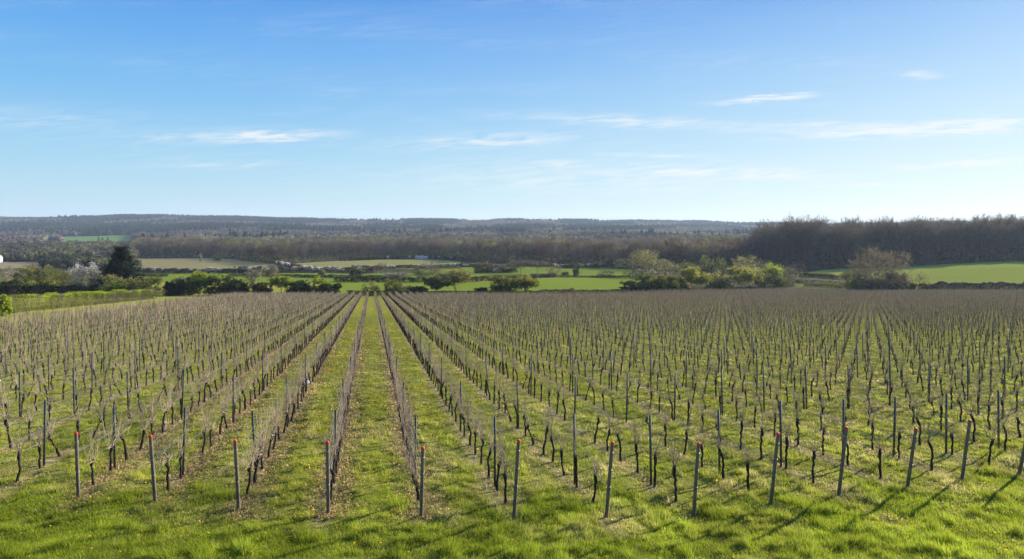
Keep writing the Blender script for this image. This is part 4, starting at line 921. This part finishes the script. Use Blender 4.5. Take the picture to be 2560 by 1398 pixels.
    for i in range(700):
        px = r.uniform(1600, 1985); Y = float(np.interp(px, [1600, 1700, 1800, 1900, 1985], [240, 256, 276, 304, 312]))+r.uniform(2, 40); U.append(((px-1280)/FPX*Y, Y, r.uniform(.9, 2.4)))
    for i in range(700): px = r.uniform(1590, 1985); Y = r.uniform(335, 430); U.append(((px-1280)/FPX*Y, Y, r.uniform(2.0, 4.6)))
    U = np.array(U); n = 34; P = np.repeat(np.stack([U[:, 0], U[:, 1], terrain(U[:, 0], U[:, 1], False)], 1), n, 0); s = np.repeat(U[:, 2], n)[:, None]
    d = r.normal(0, 1, P.shape); d[:, 2] = np.abs(d[:, 2])*.9; P = P+d*s*.75; V, T = leaves(r, P, np.maximum(.5, s[:, 0]*.28))
    base = np.array([PAL['dark'], PAL['brown'], PAL['greybrown'], PAL['ivy'], PAL['olive'], PAL['brown']])[r.integers(0, 6, len(U))]; cc = np.repeat(base, n, 0)*r.uniform(.7, 1.3, (len(P), 1))
    tag(mesh_obj('undergrowth', V, [T], M_leaf, col=np.repeat(cc, 3, 0)), 'low tangled undergrowth along the feet of both woods', kind='stuff')
woods()

# ---------------------------------------------------------------- far hills and valley scrub
def blob(seed, kind):
    r = np.random.default_rng(seed)
    if kind == 'cone':
        t = np.arange(6)*math.pi/3; V = [(0, 0, 1.5)]
        for z, q in ((1.0, .24), (.55, .42), (.05, .55)):
            V += [(math.cos(a)*q*r.uniform(.7, 1.2), math.sin(a)*q*r.uniform(.7, 1.2), z+r.uniform(-.1, .1)) for a in t]
        V = np.array(V); T = [(0, 1+i, 1+(i+1) % 6) for i in range(6)]; Q = []
        for l in range(2):
            for i in range(6): Q.append((1+l*6+i, 7+l*6+i, 7+l*6+(i+1) % 6, 1+l*6+(i+1) % 6))
    else:
        t = np.arange(7)*2*math.pi/7; V = [(0, 0, 1.0)]
        for z, q in ((.86, .36), (.6, .56), (.25, .52), (0, .3)):
            V += [(math.cos(a)*q*r.uniform(.7, 1.25), math.sin(a)*q*r.uniform(.7, 1.25), z+r.uniform(-.09, .09)) for a in t]
        V = np.array(V); T = [(0, 1+i, 1+(i+1) % 7) for i in range(7)]; Q = []
        for l in range(3):
            for i in range(7): Q.append((1+l*7+i, 8+l*7+i, 8+l*7+(i+1) % 7, 1+l*7+(i+1) % 7))
    Q = np.array(Q); T = np.array(T); return (V, Q, T, np.zeros(len(Q), int), np.zeros(len(T), int), np.ones((len(V), 3)))
def fuzz(seed, n=46):
    """ragged crown of loose twig clumps, unit height"""
    r = np.random.default_rng(seed); P = rdir(r, n)*np.array([.5, .5, .42])*r.uniform(.55, 1.0, (n, 1))+np.array([0, 0, .56]); V, T = leaves(r, P, .30)
    b = segs(np.array([[0, 0, 0.]]), np.array([[0, 0, .6]]), np.array([.03]), np.array([.02]), 3); V2 = np.vstack([b[0], V])
    c = np.ones((len(V2), 3))*r.uniform(.75, 1.25, (len(V2), 1)); c[:6] *= .6
    return (V2, b[1], T+6, np.zeros(len(b[1]), int), np.zeros(len(T), int), c)
def hills():
    r = np.random.default_rng(99)
    # --- wooded hills beyond 1.1 km
    n = 230000; px = r.uniform(-160, 2720, n); Y = np.sqrt(r.uniform(1050.**2, 3750.**2, n)); a = (px-1280)/FPX; X = a*Y; Z = terrain(X, Y, False); py = imgy(X, Y, Z)
    keep = forest_ok(px, py) & ~((px > 110) & (px < 350) & (Y < 1560)) & (r.uniform(size=n) < np.interp(Y, [1050, 1800, 3750], [.45, .8, 1])*.62)
    keep &= (px < 1960) | (Y > 2300)
    m2 = (px > 1935) & (r.uniform(size=n) < .12); keep |= m2 & (Y < 1500)
    X, Y, Z, px, py = [v[keep] for v in (X, Y, Z, px, py)]; n = len(X)
    g1 = fbm(X/170, Y/330, 61, 3); g2 = fbm(X/90, Y/200, 71, 2); hint = np.exp(-((px-350)/330)**2)*np.exp(-((Y-2300)/380)**2)*.26+np.exp(-((px-300)/70)**2)*(Y > 3000)*.4+np.exp(-((px-600)/80)**2)*(Y > 2900)*.35+np.exp(-((px-850)/200)**2)*(Y > 2600)*.14
    hint = hint-np.clip((1900-Y)/600, 0, 1)*.12; con = (g1+hint+r.normal(0, .06, n)) > .64
    palebit = (~con) & (g2 > np.where((px > 1350) & (px < 1800) & (Y > 1300), .50, .66))
    col = np.array([.125, .098, .076])*np.ones((n, 1)); col[con] = (.022, .036, .024); col[palebit] = (.155, .15, .09); col[(~con) & (~palebit) & (fbm(X/60, Y/120, 5, 2) > .55)] = (.095, .075, .075)
    col *= r.uniform(.82, 1.2, (n, 1))*(.3+1.4*fbm(X/110, Y/240, 12, 3))[:, None]
    pos = np.stack([X, Y, Z-.6], 1); h = np.where(con, r.uniform(10, 19, n), r.uniform(9, 17, n))*np.interp(Y, [1050, 3700], [.95, 1.05])
    for nm, lab, sel, vs, mt in (('hillside_woodland', 'far wooded hillside of leafless purple brown trees', ~con, [fuzz(i) for i in range(10)]+[blob(i, 'dome') for i in range(6)], M_twig), ('conifer_plantation', 'dark green conifer plantations on the far hillside', con, [blob(20+i, 'cone') for i in range(8)], M_twig)):
        V, Q, T, mi, cc = tile(vs, pos[sel], r.uniform(0, 6.28, sel.sum()), h[sel]*np.where(True, 1.0, 1), col[sel]); tag(mesh_obj(nm, V, [Q, T], mt, col=cc), lab, kind='stuff')
    print('hill trees', n)
    # --- scrub and trees of the valley at left and the gaps (550..1100 m)
    n = 16000; px = r.uniform(-160, 2300, n); Y = np.sqrt(r.uniform(430.**2, 1150.**2, n)); X = (px-1280)/FPX*Y; Z = terrain(X, Y, False); py = imgy(X, Y, Z)
    keep = forest_ok(px, py) & ((px < 345) | (Y > np.interp(px, [345, 700, 1000, 1860], [860, 900, 960, 700]))) & (Y > np.interp(px, [-160, 100, 345], [520, 520, 440]))
    X, Y, Z, px = [v[keep] for v in (X, Y, Z, px)]; n = len(X); g = fbm(X/45, Y/70, 33, 3)
    col = np.where((g > .5)[:, None], np.array([.145, .14, .072]), np.array([.115, .097, .07])); col[(g > .64)] = (.13, .135, .06); col[g < .33] = (.045, .055, .03); col[(px < 130) & (Y > 850)] *= np.array([.75, .75, .9])
    col = col*r.uniform(.75, 1.3, (n, 1)); h = r.uniform(5, 12, n)*np.interp(Y, [430, 900], [.62, 1.1])*(.75+.5*g)
    V, Q, T, mi, cc = tile([fuzz(60+i, 120) for i in range(12)], np.stack([X, Y, Z-.4], 1), r.uniform(0, 6.28, n), h, col)
    tag(mesh_obj('valley_scrub', V, [Q, T], M_leaf, col=cc), 'olive and grey scrub woodland across the left of the valley', kind='stuff'); print('scrub', n)
hills()

# ---------------------------------------------------------------- buildings, poles, cable, litter
def house(name, label, px, Y, L_, D, h, roofh, rz=0, wins=2, roof=M_roof, group=None, off=0):
    X = (px-1280)/FPX*Y; z = gz(X, Y)+off; e = empty(name, (X, Y, z), rz)
    b = MB(); b.box((0, 0, h/2-.3), (L_, D, h+.6)); V = np.array([[-L_/2, -D/2, h], [-L_/2, D/2, h], [-L_/2, 0, h+roofh*.96], [L_/2, -D/2, h], [L_/2, D/2, h], [L_/2, 0, h+roofh*.96]]); b.add(V, None, [[0, 1, 2], [3, 5, 4]]); b.build('wall', M_white, e)
    o = .35; b = MB()
    V = np.array([[-L_/2-o, -D/2-o, h-.12], [L_/2+o, -D/2-o, h-.12], [L_/2+o, 0, h+roofh], [-L_/2-o, 0, h+roofh], [L_/2+o, D/2+o, h-.12], [-L_/2-o, D/2+o, h-.12]]); V2 = V+np.array([0, 0, .15])
    b.add(np.vstack([V, V2]), [[6, 7, 8, 9], [9, 8, 10, 11], [0, 3, 2, 1], [3, 5, 4, 2], [0, 1, 7, 6], [5, 11, 10, 4], [1, 2, 8, 7], [2, 4, 10, 8], [3, 0, 6, 9], [5, 3, 9, 11]]); b.build('roof', roof, e)
    for i in range(wins):
        b = MB(); b.box((-L_/2+(i+.5)*L_/wins, -D/2-.03, h*.55), (1.1, .08, min(1.2, h*.5))); b.build('window', M_glass, e)
    tag(e, label, 'building', group)
house('long_shed', 'long low white shed at the wood edge above stubble field', 1054, 642, 12, 4, 1.3, .4, 0, 4, M_white, off=.9)
house('white_house', 'white gabled house at the left edge above straw field', -11, 640, 9, 7, 5.0, 2.5, .2, 3)
for i, (px, Y, w) in enumerate([(1215, 2480, 16), (1258, 2420, 20), (1292, 2500, 15), (1331, 2440, 24)]):
    house('village_house', ['leftmost tiny pale house among trees on the far hill', 'second tiny pale house from left on the far hill', 'third tiny pale house from left on the far hill', 'rightmost wider pale house on the far hill'][i], px, Y, w, 9, 9, 4.5, .1*i, 3, M_roof, 'village houses on the far hill', off=3)
def pole(label, px, Y, top):
    X = (px-1280)/FPX*Y; z = gz(X, Y); H = CAMZ-(top-HZ)/FPX*Y-z; e = empty('utility_pole', (X, Y, z)); b = MB()
    V, Q, T = tube(np.array([[0, 0, -.5], [0, 0, H*.5], [0, 0, H]]), np.array([.16, .14, .11]), 8); b.add(V, Q, T); b.build('mast', M_pole, e)
    b = MB(); b.box((0, 0, H-.35), (1.3, .12, .12)); b.build('cross_arm', M_pole, e)
    for s in (-.5, .5): b = MB(); V, Q, T = tube(np.array([[s, 0, H-.29], [s, 0, H-.2], [s, 0, H-.1]]), np.array([.05, .06, .03]), 7); b.add(V, Q, T); b.build('insulator', M_white, e)
    tag(e, label, 'utility pole', 'utility poles across the valley fields'); return np.array([X, Y, z+H-.1])
pA = pole('slim utility pole above the tree line at left', 592, 330, 671)
pB = pole('slim utility pole beside leafless trees in lower green field', 1503, 355, 668)
pC = pole('short utility pole on the stubble field edge', 964, 400, 656)
t = np.linspace(0, 1, 40)[:, None]; S = pA*(1-t)+pB*t; S[:, 2] -= 3.2*4*(t*(1-t))[:, 0]
b = MB(); V, Q, T = tube(S, np.full(40, .035), 4, False); b.add(V, Q); tag(b.build('overhead_cable', M_wire), 'pale overhead cable sagging across the fields behind the tree line', 'cable')
def litter():
    r = np.random.default_rng(3); X, Y, Z = ground_at(765, 961); n = 9
    g = np.linspace(-1, 1, n); u, v = np.meshgrid(g, g); zz = np.abs(fbm(u*2+5, v*2+3, 9, 3)-.3)*.28*np.exp(-(u**2+v**2)*.9)+.04
    V = np.stack([u*.19*(1+.2*np.sin(v*3)), v*.15*(1+.25*np.cos(u*4)), zz], -1).reshape(-1, 3); i, j = np.meshgrid(np.arange(n-1), np.arange(n-1), indexing='ij'); q = (i*n+j).ravel()
    V2 = V-np.array([0, 0, .012]); F = np.stack([q, q+1, q+n+1, q+n], 1)
    o = mesh_obj('plastic_bag', np.vstack([V, V2]), [np.vstack([F, F[:, ::-1]+n*n])], M_sheet, smooth=True); o.location = (X, Y, gz(X, Y)); tag(o, 'crumpled white plastic bag under the second vine row left of centre', 'plastic bag')
litter()

# ---------------------------------------------------------------- air
def haze():
    b = MB(); b.box((0, 2400, 20), (16000, 5400, 170)); m, N, L = nmat('air'); out = N.new('ShaderNodeOutputMaterial'); v = N.new('ShaderNodeVolumePrincipled')
    v.inputs['Color'].default_value = (.66, .80, 1.0, 1); v.inputs['Density'].default_value = 0.00008; v.inputs['Anisotropy'].default_value = .2
    L.new(v.outputs[0], out.inputs['Volume']); tag(b.build('haze', m), 'thin blue air haze over the valley', kind='stuff')
haze()
print('objects', len(bpy.data.objects))
